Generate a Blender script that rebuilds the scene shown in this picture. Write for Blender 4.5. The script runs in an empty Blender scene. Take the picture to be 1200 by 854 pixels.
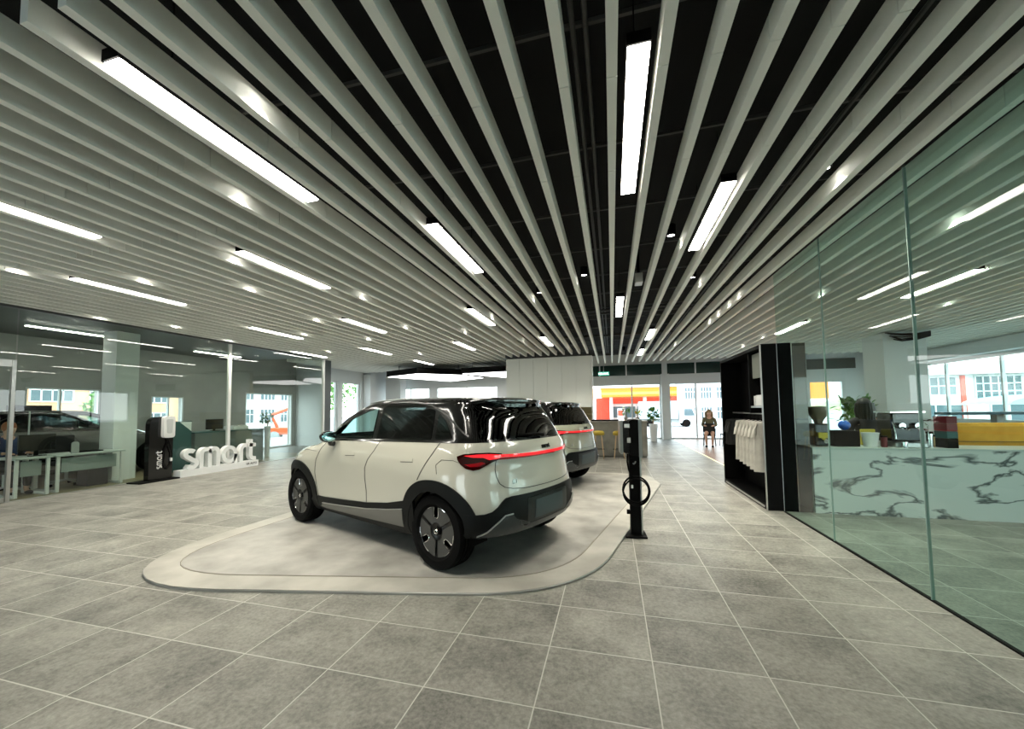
import bpy, bmesh, math, random
from math import sin, cos, pi, radians as R
from mathutils import Vector, Matrix, Euler
random.seed(7)
S = bpy.context.scene
COL = S.collection

# ------------------------------------------------------------------ helpers
def tag(o, label=None, cat=None, group=None, kind=None):
    if label: o['label'] = label
    if cat: o['category'] = cat
    if group: o['group'] = group
    if kind: o['kind'] = kind
    return o

def empty(name, loc=(0, 0, 0), rz=0, label=None, cat=None, group=None):
    o = bpy.data.objects.new(name, None); COL.objects.link(o)
    o.location = loc; o.rotation_euler = (0, 0, rz); o.empty_display_size = .1
    return tag(o, label, cat, group)

def smooth_by_angle(me, ang=35):
    bm = bmesh.new(); bm.from_mesh(me)
    for f in bm.faces: f.smooth = True
    a = R(ang)
    for e in bm.edges:
        e.smooth = not (len(e.link_faces) == 2 and e.calc_face_angle(0) > a)
    bm.to_mesh(me); bm.free()

def obj(name, bm, mat, parent=None, smooth=0, bevel=0, loc=None, rot=None):
    me = bpy.data.meshes.new(name)
    bmesh.ops.recalc_face_normals(bm, faces=bm.faces[:]) if smooth != -1 else None
    bm.to_mesh(me); bm.free()
    for m in (mat if isinstance(mat, (list, tuple)) else [mat]): me.materials.append(m)
    if smooth > 0: smooth_by_angle(me, smooth)
    o = bpy.data.objects.new(name, me); COL.objects.link(o)
    if parent: o.parent = parent
    if loc: o.location = loc
    if rot: o.rotation_euler = rot
    if bevel:
        b = o.modifiers.new('b', 'BEVEL'); b.width = bevel; b.segments = 2; b.limit_method = 'ANGLE'; b.angle_limit = R(40)
    return o

def copy_tree(o, parent=None):
    c = o.copy(); COL.objects.link(c)
    if parent: c.parent = parent
    for ch in [x for x in o.children]: copy_tree(ch, c)
    return c

def box(bm, x0, x1, y0, y1, z0, z1, M=None):
    vs = [bm.verts.new((x, y, z)) for x in (x0, x1) for y in (y0, y1) for z in (z0, z1)]
    for f in ((0, 1, 3, 2), (4, 6, 7, 5), (0, 4, 5, 1), (2, 3, 7, 6), (0, 2, 6, 4), (1, 5, 7, 3)):
        bm.faces.new([vs[i] for i in f])
    if M: bmesh.ops.transform(bm, matrix=M, verts=vs)
    return bm

def B(*boxes):
    bm = bmesh.new()
    for b in boxes: box(bm, *b)
    return bm

def lathe(bm, prof, n=32, M=None):
    rings = []; vs = []
    for r, z in prof:
        if r < 1e-6: ring = [bm.verts.new((0, 0, z))]
        else: ring = [bm.verts.new((r*cos(2*pi*i/n), r*sin(2*pi*i/n), z)) for i in range(n)]
        rings.append(ring); vs += ring
    for a, b in zip(rings, rings[1:]):
        for i in range(n):
            j = (i+1) % n
            q = [a[i % len(a)], a[j % len(a)], b[j % len(b)], b[i % len(b)]]
            q = list(dict.fromkeys(q))
            if len(q) > 2: bm.faces.new(q)
    if M: bmesh.ops.transform(bm, matrix=M, verts=vs)
    return bm

def cyl(bm, p0, p1, r0, r1=None, n=12):
    p0 = Vector(p0); p1 = Vector(p1); r1 = r0 if r1 is None else r1
    d = p1-p0; M = Matrix.Translation(p0) @ d.to_track_quat('Z', 'Y').to_matrix().to_4x4()
    return lathe(bm, [(0, 0), (r0, 0), (r1, d.length), (0, d.length)], n, M)

def tube(bm, pts, r, n=8, closed=False):
    pts = [Vector(p) for p in pts]; rings = []; N = len(pts)
    up = None
    for i, p in enumerate(pts):
        a = pts[(i-1) % N] if (closed or i > 0) else p
        b = pts[(i+1) % N] if (closed or i < N-1) else p
        t = (b-a).normalized()
        if up is None: up = t.orthogonal().normalized()
        up = (up - t*up.dot(t)).normalized(); s = t.cross(up)
        rr = r[i] if isinstance(r, (list, tuple)) else r
        rings.append([bm.verts.new(p + up*rr*cos(2*pi*k/n) + s*rr*sin(2*pi*k/n)) for k in range(n)])
    M = N if closed else N-1
    for i in range(M):
        a, b = rings[i], rings[(i+1) % N]
        for k in range(n):
            bm.faces.new([a[k], a[(k+1) % n], b[(k+1) % n], b[k]])
    if not closed:
        bm.faces.new(rings[0][::-1]); bm.faces.new(rings[-1])
    return bm

def prism(bm, pts, h0, h1, M=None):
    a = [bm.verts.new((x, y, h0)) for x, y in pts]; b = [bm.verts.new((x, y, h1)) for x, y in pts]
    f1 = bm.faces.new(a[::-1]); f2 = bm.faces.new(b); n = len(pts)
    for i in range(n): bm.faces.new([a[i], a[(i+1) % n], b[(i+1) % n], b[i]])
    if n > 4: bmesh.ops.triangulate(bm, faces=[f1, f2])
    if M: bmesh.ops.transform(bm, matrix=M, verts=a+b)
    return bm

def sphere(bm, c, r, sc=(1, 1, 1), u=20, v=12):
    M = Matrix.Translation(c) @ Matrix.Diagonal((sc[0], sc[1], sc[2], 1))
    bmesh.ops.create_uvsphere(bm, u_segments=u, v_segments=v, radius=r, matrix=M)
    return bm

def text(name, body, size, mat, parent, M, extrude=.002, bold=0, align='LEFT'):
    cu = bpy.data.curves.new(name, 'FONT'); cu.body = body; cu.size = size; cu.extrude = extrude; cu.offset = bold; cu.align_x = align
    cu.materials.append(mat)
    t = bpy.data.objects.new(name, cu); COL.objects.link(t)
    me = bpy.data.meshes.new_from_object(t.evaluated_get(bpy.context.evaluated_depsgraph_get())); me.name = name
    bpy.data.objects.remove(t); bpy.data.curves.remove(cu)
    o = bpy.data.objects.new(name, me); COL.objects.link(o); o.parent = parent
    o.matrix_local = M
    return o

# ------------------------------------------------------------------ materials
def P(name, col, rough=.5, metal=0, spec=.5, coat=0, emis=None, es=0, trans=0, ior=1.45, alpha=1):
    m = bpy.data.materials.new(name); m.use_nodes = True
    b = m.node_tree.nodes['Principled BSDF']; I = b.inputs
    I['Base Color'].default_value = (*col, 1); I['Roughness'].default_value = rough; I['Metallic'].default_value = metal
    I['Specular IOR Level'].default_value = spec; I['Coat Weight'].default_value = coat; I['Coat Roughness'].default_value = .03
    I['Transmission Weight'].default_value = trans; I['IOR'].default_value = ior
    if emis: I['Emission Color'].default_value = (*emis, 1); I['Emission Strength'].default_value = es
    return m

def N(nt, typ, **kw):
    n = nt.nodes.new(typ)
    for k, v in kw.items():
        if k in n.inputs: n.inputs[k].default_value = v
        else: setattr(n, k, v)
    return n

def glass(name, tint, refl=1.0, rough=0.0, ior=1.5):
    m = bpy.data.materials.new(name); m.use_nodes = True; nt = m.node_tree; nt.nodes.clear()
    out = N(nt, 'ShaderNodeOutputMaterial'); mix = N(nt, 'ShaderNodeMixShader')
    t = N(nt, 'ShaderNodeBsdfTransparent'); t.inputs[0].default_value = (*tint, 1)
    g = N(nt, 'ShaderNodeBsdfGlossy'); g.inputs['Color'].default_value = (refl, refl, refl, 1); g.inputs['Roughness'].default_value = rough
    f = N(nt, 'ShaderNodeFresnel'); f.inputs[0].default_value = ior
    L = nt.links.new
    ge = N(nt, 'ShaderNodeNewGeometry'); k = N(nt, 'ShaderNodeMath', operation='SUBTRACT'); k.inputs[0].default_value = 1; L(ge.outputs['Backfacing'], k.inputs[1]); mu = N(nt, 'ShaderNodeMath', operation='MULTIPLY'); L(f.outputs[0], mu.inputs[0]); L(k.outputs[0], mu.inputs[1])
    L(mu.outputs[0], mix.inputs[0]); L(t.outputs[0], mix.inputs[1]); L(g.outputs[0], mix.inputs[2]); L(mix.outputs[0], out.inputs[0])
    return m

def noisy(name, c1, c2, scale=3, rough=.5, detail=6, bump=0, bscale=40, stretch=(1, 1, 1), rough2=None, spec=.5, lo=.35, hi=.65):
    m = P(name, c1, rough, spec=spec); nt = m.node_tree; b = nt.nodes['Principled BSDF']; L = nt.links.new
    tc = N(nt, 'ShaderNodeTexCoord'); mp = N(nt, 'ShaderNodeMapping'); mp.inputs['Scale'].default_value = stretch
    L(tc.outputs['Object'], mp.inputs[0])
    n = N(nt, 'ShaderNodeTexNoise', Scale=scale, Detail=detail); L(mp.outputs[0], n.inputs['Vector'])
    r = N(nt, 'ShaderNodeMapRange'); r.inputs['From Min'].default_value = lo; r.inputs['From Max'].default_value = hi
    L(n.outputs['Fac'], r.inputs['Value'])
    mx = N(nt, 'ShaderNodeMix', data_type='RGBA'); mx.inputs['A'].default_value = (*c1, 1); mx.inputs['B'].default_value = (*c2, 1)
    L(r.outputs[0], mx.inputs['Factor']); L(mx.outputs['Result'], b.inputs['Base Color'])
    if bump:
        n2 = N(nt, 'ShaderNodeTexNoise', Scale=bscale, Detail=4); L(mp.outputs[0], n2.inputs['Vector'])
        bp = N(nt, 'ShaderNodeBump', Strength=bump, Distance=.01); L(n2.outputs['Fac'], bp.inputs['Height']); L(bp.outputs[0], b.inputs['Normal'])
    return m

def floor_mat():
    m = P('floor_tile', (.2, .2, .18), .38, spec=.38); nt = m.node_tree; b = nt.nodes['Principled BSDF']; L = nt.links.new
    tc = N(nt, 'ShaderNodeTexCoord'); sx = N(nt, 'ShaderNodeSeparateXYZ'); L(tc.outputs['Object'], sx.inputs[0])
    def math_(op, a, v=None, v2=None):
        n = N(nt, 'ShaderNodeMath', operation=op)
        for i, q in enumerate((a, v, v2)):
            if q is None: continue
            if isinstance(q, (int, float)): n.inputs[i].default_value = q
            else: L(q, n.inputs[i])
        return n.outputs[0]
    def dist(src, off, pitch):
        t = math_('DIVIDE', math_('SUBTRACT', src, off), pitch)
        fr = math_('FRACT', t); d = math_('MINIMUM', fr, math_('SUBTRACT', 1.0, fr))
        return math_('MULTIPLY', d, pitch), math_('FLOOR', t)
    dx, ix = dist(sx.outputs[0], .195, .6235); dy, iy = dist(sx.outputs[1], 1.485, .522)
    d = math_('MINIMUM', dx, dy)
    g = N(nt, 'ShaderNodeMapRange'); g.inputs['From Min'].default_value = .0022; g.inputs['From Max'].default_value = .0048
    g.inputs['To Min'].default_value = 1; g.inputs['To Max'].default_value = 0; L(d, g.inputs['Value'])
    cmb = N(nt, 'ShaderNodeCombineXYZ'); L(ix, cmb.inputs[0]); L(iy, cmb.inputs[1])
    wn = N(nt, 'ShaderNodeTexWhiteNoise', noise_dimensions='3D'); L(cmb.outputs[0], wn.inputs['Vector'])
    # stone look: offset the noise per tile
    va = N(nt, 'ShaderNodeVectorMath', operation='MULTIPLY_ADD'); L(wn.outputs['Color'], va.inputs[0]); va.inputs[1].default_value = (7, 7, 7); L(tc.outputs['Object'], va.inputs[2])
    n1 = N(nt, 'ShaderNodeTexNoise', Scale=2.2, Detail=8, Roughness=.65); L(va.outputs[0], n1.inputs['Vector'])
    n2 = N(nt, 'ShaderNodeTexNoise', Scale=38, Detail=5, Roughness=.7); L(va.outputs[0], n2.inputs['Vector'])
    ns = math_('ADD', math_('MULTIPLY', n1.outputs['Fac'], .70), math_('MULTIPLY', n2.outputs['Fac'], .62))
    ns = math_('ADD', ns, math_('MULTIPLY', math_('SUBTRACT', wn.outputs['Value'], .5), .05))
    cr = N(nt, 'ShaderNodeValToRGB'); L(ns, cr.inputs[0])
    e = cr.color_ramp.elements; e[0].position = .46; e[0].color = (.085, .084, .074, 1); e[1].position = .86; e[1].color = (.33, .322, .284, 1)
    mx = N(nt, 'ShaderNodeMix', data_type='RGBA'); L(g.outputs[0], mx.inputs['Factor']); L(cr.outputs[0], mx.inputs['A']); mx.inputs['B'].default_value = (.50, .49, .445, 1)
    L(mx.outputs['Result'], b.inputs['Base Color'])
    mp = N(nt, 'ShaderNodeMapping'); mp.inputs['Scale'].default_value = (1, 5, 1); L(va.outputs[0], mp.inputs[0])
    n3 = N(nt, 'ShaderNodeTexNoise', Scale=9, Detail=5); L(mp.outputs[0], n3.inputs['Vector'])
    bp = N(nt, 'ShaderNodeBump', Strength=.35, Distance=.008); L(math_('SUBTRACT', n3.outputs['Fac'], math_('MULTIPLY', g.outputs[0], .5)), bp.inputs['Height'])
    L(bp.outputs[0], b.inputs['Normal'])
    rg = N(nt, 'ShaderNodeMapRange'); rg.inputs['To Min'].default_value = .33; rg.inputs['To Max'].default_value = .5; L(n2.outputs['Fac'], rg.inputs['Value'])
    L(rg.outputs[0], b.inputs['Roughness'])
    return m

def marble_mat():
    m = P('marble', (.8, .82, .8), .2); nt = m.node_tree; b = nt.nodes['Principled BSDF']; L = nt.links.new
    tc = N(nt, 'ShaderNodeTexCoord'); mp = N(nt, 'ShaderNodeMapping'); mp.inputs['Rotation'].default_value = (0, R(35), 0); mp.inputs['Scale'].default_value = (.6, 1, 1.7)
    L(tc.outputs['Object'], mp.inputs[0])
    n0 = N(nt, 'ShaderNodeTexNoise', Scale=1.3, Detail=5); L(mp.outputs[0], n0.inputs['Vector'])
    n = N(nt, 'ShaderNodeTexNoise', Scale=1.5, Detail=5, Roughness=.5, Distortion=.5); L(mp.outputs[0], n.inputs['Vector'])
    s = N(nt, 'ShaderNodeMath', operation='SUBTRACT'); L(n.outputs['Fac'], s.inputs[0]); s.inputs[1].default_value = .5
    a = N(nt, 'ShaderNodeMath', operation='ABSOLUTE'); L(s.outputs[0], a.inputs[0])
    r = N(nt, 'ShaderNodeMapRange'); r.inputs['From Min'].default_value = .003; r.inputs['From Max'].default_value = .03; L(a.outputs[0], r.inputs['Value'])
    mx = N(nt, 'ShaderNodeMix', data_type='RGBA'); mx.inputs['A'].default_value = (.10, .115, .115, 1); mx.inputs['B'].default_value = (.60, .63, .61, 1)
    L(r.outputs[0], mx.inputs['Factor']); L(mx.outputs['Result'], b.inputs['Base Color'])
    return m

M = {}
M['floor'] = floor_mat()
M['wood_floor'] = noisy('wood_floor', (.20, .11, .07), (.30, .18, .12), 4, .35, stretch=(1, .15, 1))
M['office_floor'] = noisy('office_floor', (.22, .18, .11), (.30, .25, .16), 5, .4)
M['platform'] = noisy('platform_stone', (.22, .214, .192), (.42, .41, .375), 2.4, .45, detail=10, bump=.15, bscale=18, lo=.3, hi=.7)
M['platform_edge'] = noisy('platform_rim', (.29, .28, .245), (.43, .415, .37), 2.2, .42, detail=8)
M['slat'] = P('slat_paint', (.88, .89, .82), .55, spec=.3)
M['soffit'] = P('black_soffit', (.0025, .0025, .0025), .9)
M['duct'] = P('dark_conduit', (.06, .06, .055), .5)
M['white'] = P('white_wall', (.72, .74, .73), .7)
M['grey_wall'] = noisy('grey_wall', (.36, .36, .34), (.42, .42, .39), 1.5, .7)
M['panel_grey'] = P('cabinet_laminate', (.72, .73, .68), .45)
M['groove'] = P('shadow_gap', (.05, .05, .05), .8)
M['black'] = P('black_matte', (.0015, .0015, .0015), .6, spec=.12)
M['black_gloss'] = P('black_gloss', (.004, .004, .004), .12, coat=.5)
M['steel'] = P('brushed_steel', (.55, .56, .55), .35, metal=1)
M['chrome'] = P('chrome', (.85, .85, .85), .08, metal=1)
M['white_gloss'] = P('white_gloss', (.8, .8, .78), .2)
M['sign_white'] = P('sign_white', (.86, .87, .86), .45)
M['glass_green'] = glass('partition_glass', (.82, .925, .89), ior=1.32)
M['glass_edge'] = P('glass_edge', (.25, .34, .30), .3)
M['glass_left'] = glass('office_glass', (.84, .89, .86), ior=1.62)
M['glass_window'] = glass('window_glass', (.95, .98, .97), ior=1.3)
M['glass_smoke'] = glass('smoked_glass', (.4, .4, .36), ior=1.5)
M['glass_car'] = glass('car_glass_clear', (.80, .90, .88), ior=1.5)
M['glass_priv'] = glass('car_glass_privacy', (.25, .27, .27), ior=1.5)
M['concrete'] = noisy('concrete', (.20, .195, .17), (.30, .29, .25), 3, .6, detail=8)
M['marble'] = marble_mat()
M['yellow_wood'] = noisy('niche_wood', (.42, .34, .16), (.5, .41, .2), 3, .5, stretch=(.2, 1, 3))
M['wood'] = noisy('pale_wood', (.5, .34, .18), (.62, .45, .27), 5, .5, stretch=(1, 1, .1))
M['tee'] = noisy('cotton', (.50, .48, .43), (.58, .56, .5), 9, .9)
M['tee_black'] = P('black_cotton', (.012, .012, .012), .9)
M['glow'] = P('led_diffuser', (.9, .9, .9), .5, emis=(1, .96, .86), es=12)
M['glow_soft'] = P('ceiling_panel_diffuser', (.9, .9, .9), .5, emis=(1, .99, .97), es=2.6)
M['glow_spot'] = P('downlight_lens', (.9, .9, .9), .5, emis=(1, .97, .9), es=14)
M['glow_strip'] = P('floor_led', (.9, .85, .5), .5, emis=(1, .93, .5), es=.5)
M['skin'] = P('skin', (.55, .33, .24), .5)
M['blond'] = P('light_brown_hair', (.30, .20, .10), .6)
M['brown_hair'] = P('auburn_hair', (.22, .07, .02), .6)
M['dark_hair'] = P('dark_hair', (.02, .018, .015), .5)
M['navy'] = P('navy_cloth', (.01, .03, .10), .8)
M['olive'] = P('olive_cloth', (.12, .11, .06), .8)
M['dark_cloth'] = P('dark_cloth', (.015, .015, .017), .8)
M['leaf'] = noisy('leaf', (.05, .16, .03), (.14, .32, .06), 12, .5)
M['leaf_yellow'] = P('yellow_flower', (.8, .55, .02), .5)
M['orange_sofa'] = noisy('orange_fabric', (.62, .30, .02), (.72, .38, .04), 6, .8)
M['red'] = P('red_packaging', (.13, .01, .015), .4)
M['blue'] = P('blue_gloss', (.01, .12, .6), .15, coat=1)
M['mustard'] = P('mustard_cloth', (.5, .42, .05), .8)
M['teal'] = P('teal_panel', (.02, .09, .09), .4)
M['teal_light'] = P('teal_light', (.10, .33, .36), .4)
M['green_sign'] = P('exit_green', (.02, .30, .2), .5, emis=(.1, .8, .55), es=.25)
M['sign_text'] = P('exit_letters', (.9, 1, .95), .5, emis=(.9, 1, .95), es=1.2)
M['dark_green'] = P('dark_green_glass', (.02, .045, .038), .15)
# outdoors
M['asphalt'] = noisy('asphalt', (.42, .42, .42), (.5, .5, .49), 4, .9)
M['orange'] = P('canopy_orange', (.85, .25, .02), .5)
M['yellow'] = P('canopy_yellow', (.9, .65, .1), .5)
M['redb'] = P('shop_red', (.62, .07, .03), .5)
M['facade'] = P('white_facade', (.75, .75, .74), .8)
M['peach'] = P('peach_facade', (.75, .42, .25), .8)
M['roof_pale'] = P('pale_roof', (.75, .66, .64), .8)
M['bwin'] = P('facade_window', (.10, .15, .17), .2)
M['hill'] = noisy('hill_slopes', (.55, .44, .18), (.32, .36, .2), .05, .9, detail=8)
M['truck_box'] = P('truck_box', (.50, .62, .66), .5)
M['lift_orange'] = P('lift_orange', (.75, .12, .03), .5)
M['lift_grey'] = P('lift_grey', (.35, .38, .38), .5)

# ------------------------------------------------------------------ camera
H = 1.53
def setup_camera():
    yaw, pitch, roll = R(14.5648), R(2.9979), R(-.7558)
    f = Vector((-sin(yaw)*cos(pitch), cos(yaw)*cos(pitch), sin(pitch)))
    r = Vector((cos(yaw), sin(yaw), 0)); u = r.cross(f)
    r2 = r*cos(roll)+u*sin(roll); u2 = -r*sin(roll)+u*cos(roll)
    cd = bpy.data.cameras.new('camera'); cam = bpy.data.objects.new('camera', cd); COL.objects.link(cam)
    cam.matrix_world = Matrix(((r2.x, u2.x, -f.x, 0), (r2.y, u2.y, -f.y, 0), (r2.z, u2.z, -f.z, H), (0, 0, 0, 1)))
    cd.sensor_fit = 'HORIZONTAL'; cd.sensor_width = 36; cd.lens = 449.2/1200*36; cd.shift_y = 28.6/1200
    cd.clip_start = .05; cd.clip_end = 500
    S.camera = cam
setup_camera()

# ------------------------------------------------------------------ electric crossover car
# horizontal slices: z, rear x, front x, half width, rear exponent, front exponent, rear corner length, front corner length
KEYS = [
 (.20, -.20, 3.28, .770, 2.8, 2.6, .50, .80),
 (.26, -.32, 3.40, .830, 2.8, 2.6, .52, .85),
 (.32, -.50, 3.46, .862, 2.8, 2.6, .54, .87),
 (.37, -.650, 3.50, .878, 2.8, 2.6, .55, .88),
 (.45, -.700, 3.54, .890, 2.8, 2.6, .56, .90),
 (.58, -.710, 3.55, .900, 2.7, 2.5, .58, .92),
 (.72, -.700, 3.54, .907, 2.6, 2.5, .60, .95),
 (.86, -.685, 3.47, .903, 2.5, 2.4, .62, .98),
 (.94, -.680, 3.36, .893, 2.5, 2.4, .63, .98),
 (.99, -.680, 3.22, .882, 2.4, 2.4, .63, .92),
 (1.03, -.685, 3.02, .870, 2.4, 2.5, .63, .85),
 (1.06, -.690, 2.80, .858, 2.4, 2.6, .62, .75),
 (1.10, -.685, 2.66, .842, 2.4, 2.7, .60, .65),
 (1.14, -.665, 2.54, .822, 2.4, 2.8, .56, .58),
 (1.18, -.635, 2.46, .798, 2.4, 2.9, .52, .54),
 (1.25, -.590, 2.34, .770, 2.4, 3.0, .48, .50),
 (1.35, -.530, 2.19, .733, 2.4, 3.0, .45, .46),
 (1.45, -.470, 2.01, .697, 2.4, 3.0, .43, .44),
 (1.53, -.415, 1.82, .668, 2.4, 3.0, .43, .42),
 (1.57, -.420, 1.70, .650, 2.4, 3.0, .44, .42),
 (1.59, -.430, 1.62, .632, 2.3, 3.0, .46, .42),
 (1.61, -.390, 1.50, .600, 2.2, 2.8, .48, .44),
 (1.625, -.29, 1.36, .550, 2.2, 2.6, .50, .46),
 (1.635, -.12, 1.18, .460, 2.2, 2.4, .50, .46),
 (1.640, .15, .85, .180, 2.2, 2.2, .25, .28),
]
def pchip(xs, ys):
    n = len(xs); h = [xs[i+1]-xs[i] for i in range(n-1)]; d = [(ys[i+1]-ys[i])/h[i] for i in range(n-1)]
    m = [0]*n; m[0] = d[0]; m[-1] = d[-1]
    for i in range(1, n-1):
        if d[i-1]*d[i] > 0:
            w1 = 2*h[i]+h[i-1]; w2 = h[i]+2*h[i-1]; m[i] = (w1+w2)/(w1/d[i-1]+w2/d[i])
    def f(x):
        x = min(max(x, xs[0]), xs[-1]); i = 0
        while i < n-2 and x > xs[i+1]: i += 1
        t = (x-xs[i])/h[i]
        return (2*t**3-3*t*t+1)*ys[i]+(t**3-2*t*t+t)*h[i]*m[i]+(-2*t**3+3*t*t)*ys[i+1]+(t**3-t*t)*h[i]*m[i+1]
    return f
_z = [k[0] for k in KEYS]
FN = [pchip(_z, [k[j] for k in KEYS]) for j in range(1, 8)]
def kz(z): return [f(z) for f in FN]
def gauss(a, s): return math.exp(-(a/s)**2)
def yadj(x, z):      # muscle over the wheels, soft waist in the doors
    b = .018*gauss(z-.80, .22)*(gauss(x-0, .55)+gauss(x-2.75, .55))
    b -= .022*gauss(z-.62, .22)*gauss(x-1.4, .75)
    return b
def sp(q, z, off=0):
    """point on the body at outline coordinate q (0 rear centre, +-1 start of the flank, then metres forward) and height z"""
    def raw(q, z):
        s = 1 if q >= 0 else -1; a = abs(q); xr, xf, w, nr, nf, Lr, Lf = kz(z)
        if a <= 1:
            t = a*pi/2; x = xr+Lr-Lr*max(cos(t), 0)**(2/nr); y = w*sin(t)**(2/nr)
        else:
            x = xr+Lr+(a-1); y = w
            if x > xf-Lf:
                u = min((x-(xf-Lf))/Lf, 1); y = w*(max(1-u**nf, 0))**(1/nf)
        y += yadj(x, z)*min(y/w, 1)
        return Vector((x, s*y, z))
    p = raw(q, z)
    if off:
        e = .004; a = raw(q+e, z)-raw(q-e, z); b = raw(q, min(z+e, 1.639))-raw(q, max(z-e, .2))
        n = a.cross(b)
        if n.length > 1e-12:
            n.normalize(); ctr = Vector((1.3, 0, .9))
            if n.dot(p-ctr) < 0: n = -n
            p = p+n*off
    return p
def q_x(x, z, s=1):
    xr, xf, w, nr, nf, Lr, Lf = kz(z)
    if x >= xr+Lr: return s*(1+x-xr-Lr)
    u = min(max((xr+Lr-x)/Lr, 0), 1); return s*math.acos(u**(nr/2))/(pi/2)
def q_y(y, z):
    xr, xf, w, nr, nf, Lr, Lf = kz(z)
    return (1 if y >= 0 else -1)*math.asin(min(abs(y)/w, 1)**(nr/2))/(pi/2)

def sheet(name, polys, mat, parent, mp, off=.004, thick=.012, grid=.05, gridq=None, smooth=30):
    """a thin shell that follows the body: 2-D outlines cut by a grid, then laid on the surface"""
    bm = bmesh.new()
    for pts in polys:
        vs = [bm.verts.new((a, b, 0)) for a, b in pts]; f = bm.faces.new(vs)
        bmesh.ops.triangulate(bm, faces=[f])
    gq = gridq or grid
    for ax, g in ((0, gq), (1, grid)):
        lo = min(v.co[ax] for v in bm.verts); hi = max(v.co[ax] for v in bm.verts)
        k = math.ceil(lo/g)
        while k*g < hi:
            no = Vector((1, 0, 0)) if ax == 0 else Vector((0, 1, 0))
            bmesh.ops.bisect_plane(bm, geom=bm.verts[:]+bm.edges[:]+bm.faces[:], plane_co=no*(k*g+1e-5), plane_no=no)
            k += 1
    bmesh.ops.remove_doubles(bm, verts=bm.verts[:], dist=1e-5)
    flat = {v: (v.co.x, v.co.y) for v in bm.verts}
    r = bmesh.ops.extrude_face_region(bm, geom=bm.faces[:])
    new = [g for g in r['geom'] if isinstance(g, bmesh.types.BMVert)]
    for v in new: flat[v] = (v.co.x, v.co.y)
    ns = set(new)
    for v in bm.verts:
        a, b = flat[v]; v.co = mp(a, b, off if v in ns else off-thick)
    return obj(name, bm, mat, parent, smooth=smooth)
def mp_side(s): return lambda x, z, o: sp(q_x(x, z, s), z, o)
def mp_q(q, z, o): return sp(q, z, o)
def mp_rear(y, z, o): return sp(q_y(y, z), z, o)
def strip2(pts, w):
    out = []
    for (a, b), (c, d) in zip(pts, pts[1:]):
        L = math.hypot(c-a, d-b) or 1; nx, ny = -(d-b)/L*w/2, (c-a)/L*w/2
        out.append([(a+nx, b+ny), (c+nx, d+ny), (c-nx, d-ny), (a-nx, b-ny)])
    return out

def belt(x): return 1.125+(2.2-x)*(1.196-1.125)/2.9
def squircle(cx, cz, a, b, n, t):
    c, s = cos(t), sin(t)
    return (cx+a*math.copysign(abs(c)**(2/n), c), cz+b*math.copysign(abs(s)**(2/n), s))

def closed_body():
    bm = bmesh.new(); zs = []
    for (z0, z1) in zip(_z, _z[1:]):
        n = max(2, int((z1-z0)/.018)) if z1 < 1.58 else 4
        zs += [z0+(z1-z0)*i/n for i in range(n)]
    zs.append(_z[-1]); rings = []
    for z in zs:
        xr, xf, w, nr, nf, Lr, Lf = kz(z); half = []
        qs = [i/18 for i in range(19)]
        x1 = xf-Lf; x0 = xr+Lr; n = 34
        qs += [1+(x1-x0)*i/n for i in range(1, n+1)]
        half = [sp(q, z) for q in qs]
        for i in range(1, 19):
            t = i/18*pi/2; x = x1+Lf*sin(t)**(2/nf) if i < 18 else xf
            u = sin(t)**(2/nf); y = w*max(cos(t), 0)**(2/nf) if i < 18 else 0
            y += yadj(x, z)*min(y/w, 1)
            half.append(Vector((x, y, z)))
        ring = half+[Vector((p.x, -p.y, p.z)) for p in half[-2:0:-1]]
        rings.append([bm.verts.new(p) for p in ring])
    for a, b in zip(rings, rings[1:]):
        m = len(a)
        for i in range(m): bm.faces.new([a[i], a[(i+1) % m], b[(i+1) % m], b[i]])
    bm.faces.new(rings[0][::-1]); bm.faces.new(rings[-1])
    return bm

def rounded(pts, r=.02, n=4):
    out = []; N_ = len(pts)
    for i in range(N_):
        p = Vector(pts[i]); a = Vector(pts[i-1]); b = Vector(pts[(i+1) % N_])
        u = (a-p); v = (b-p); rr = min(r, u.length*.45, v.length*.45); u.normalize(); v.normalize()
        p0 = p+u*rr; p1 = p+v*rr
        for k in range(n+1):
            t = k/n; out.append(tuple((p0*(1-t)**2+p*2*t*(1-t)+p1*t*t)))
    return out

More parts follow.
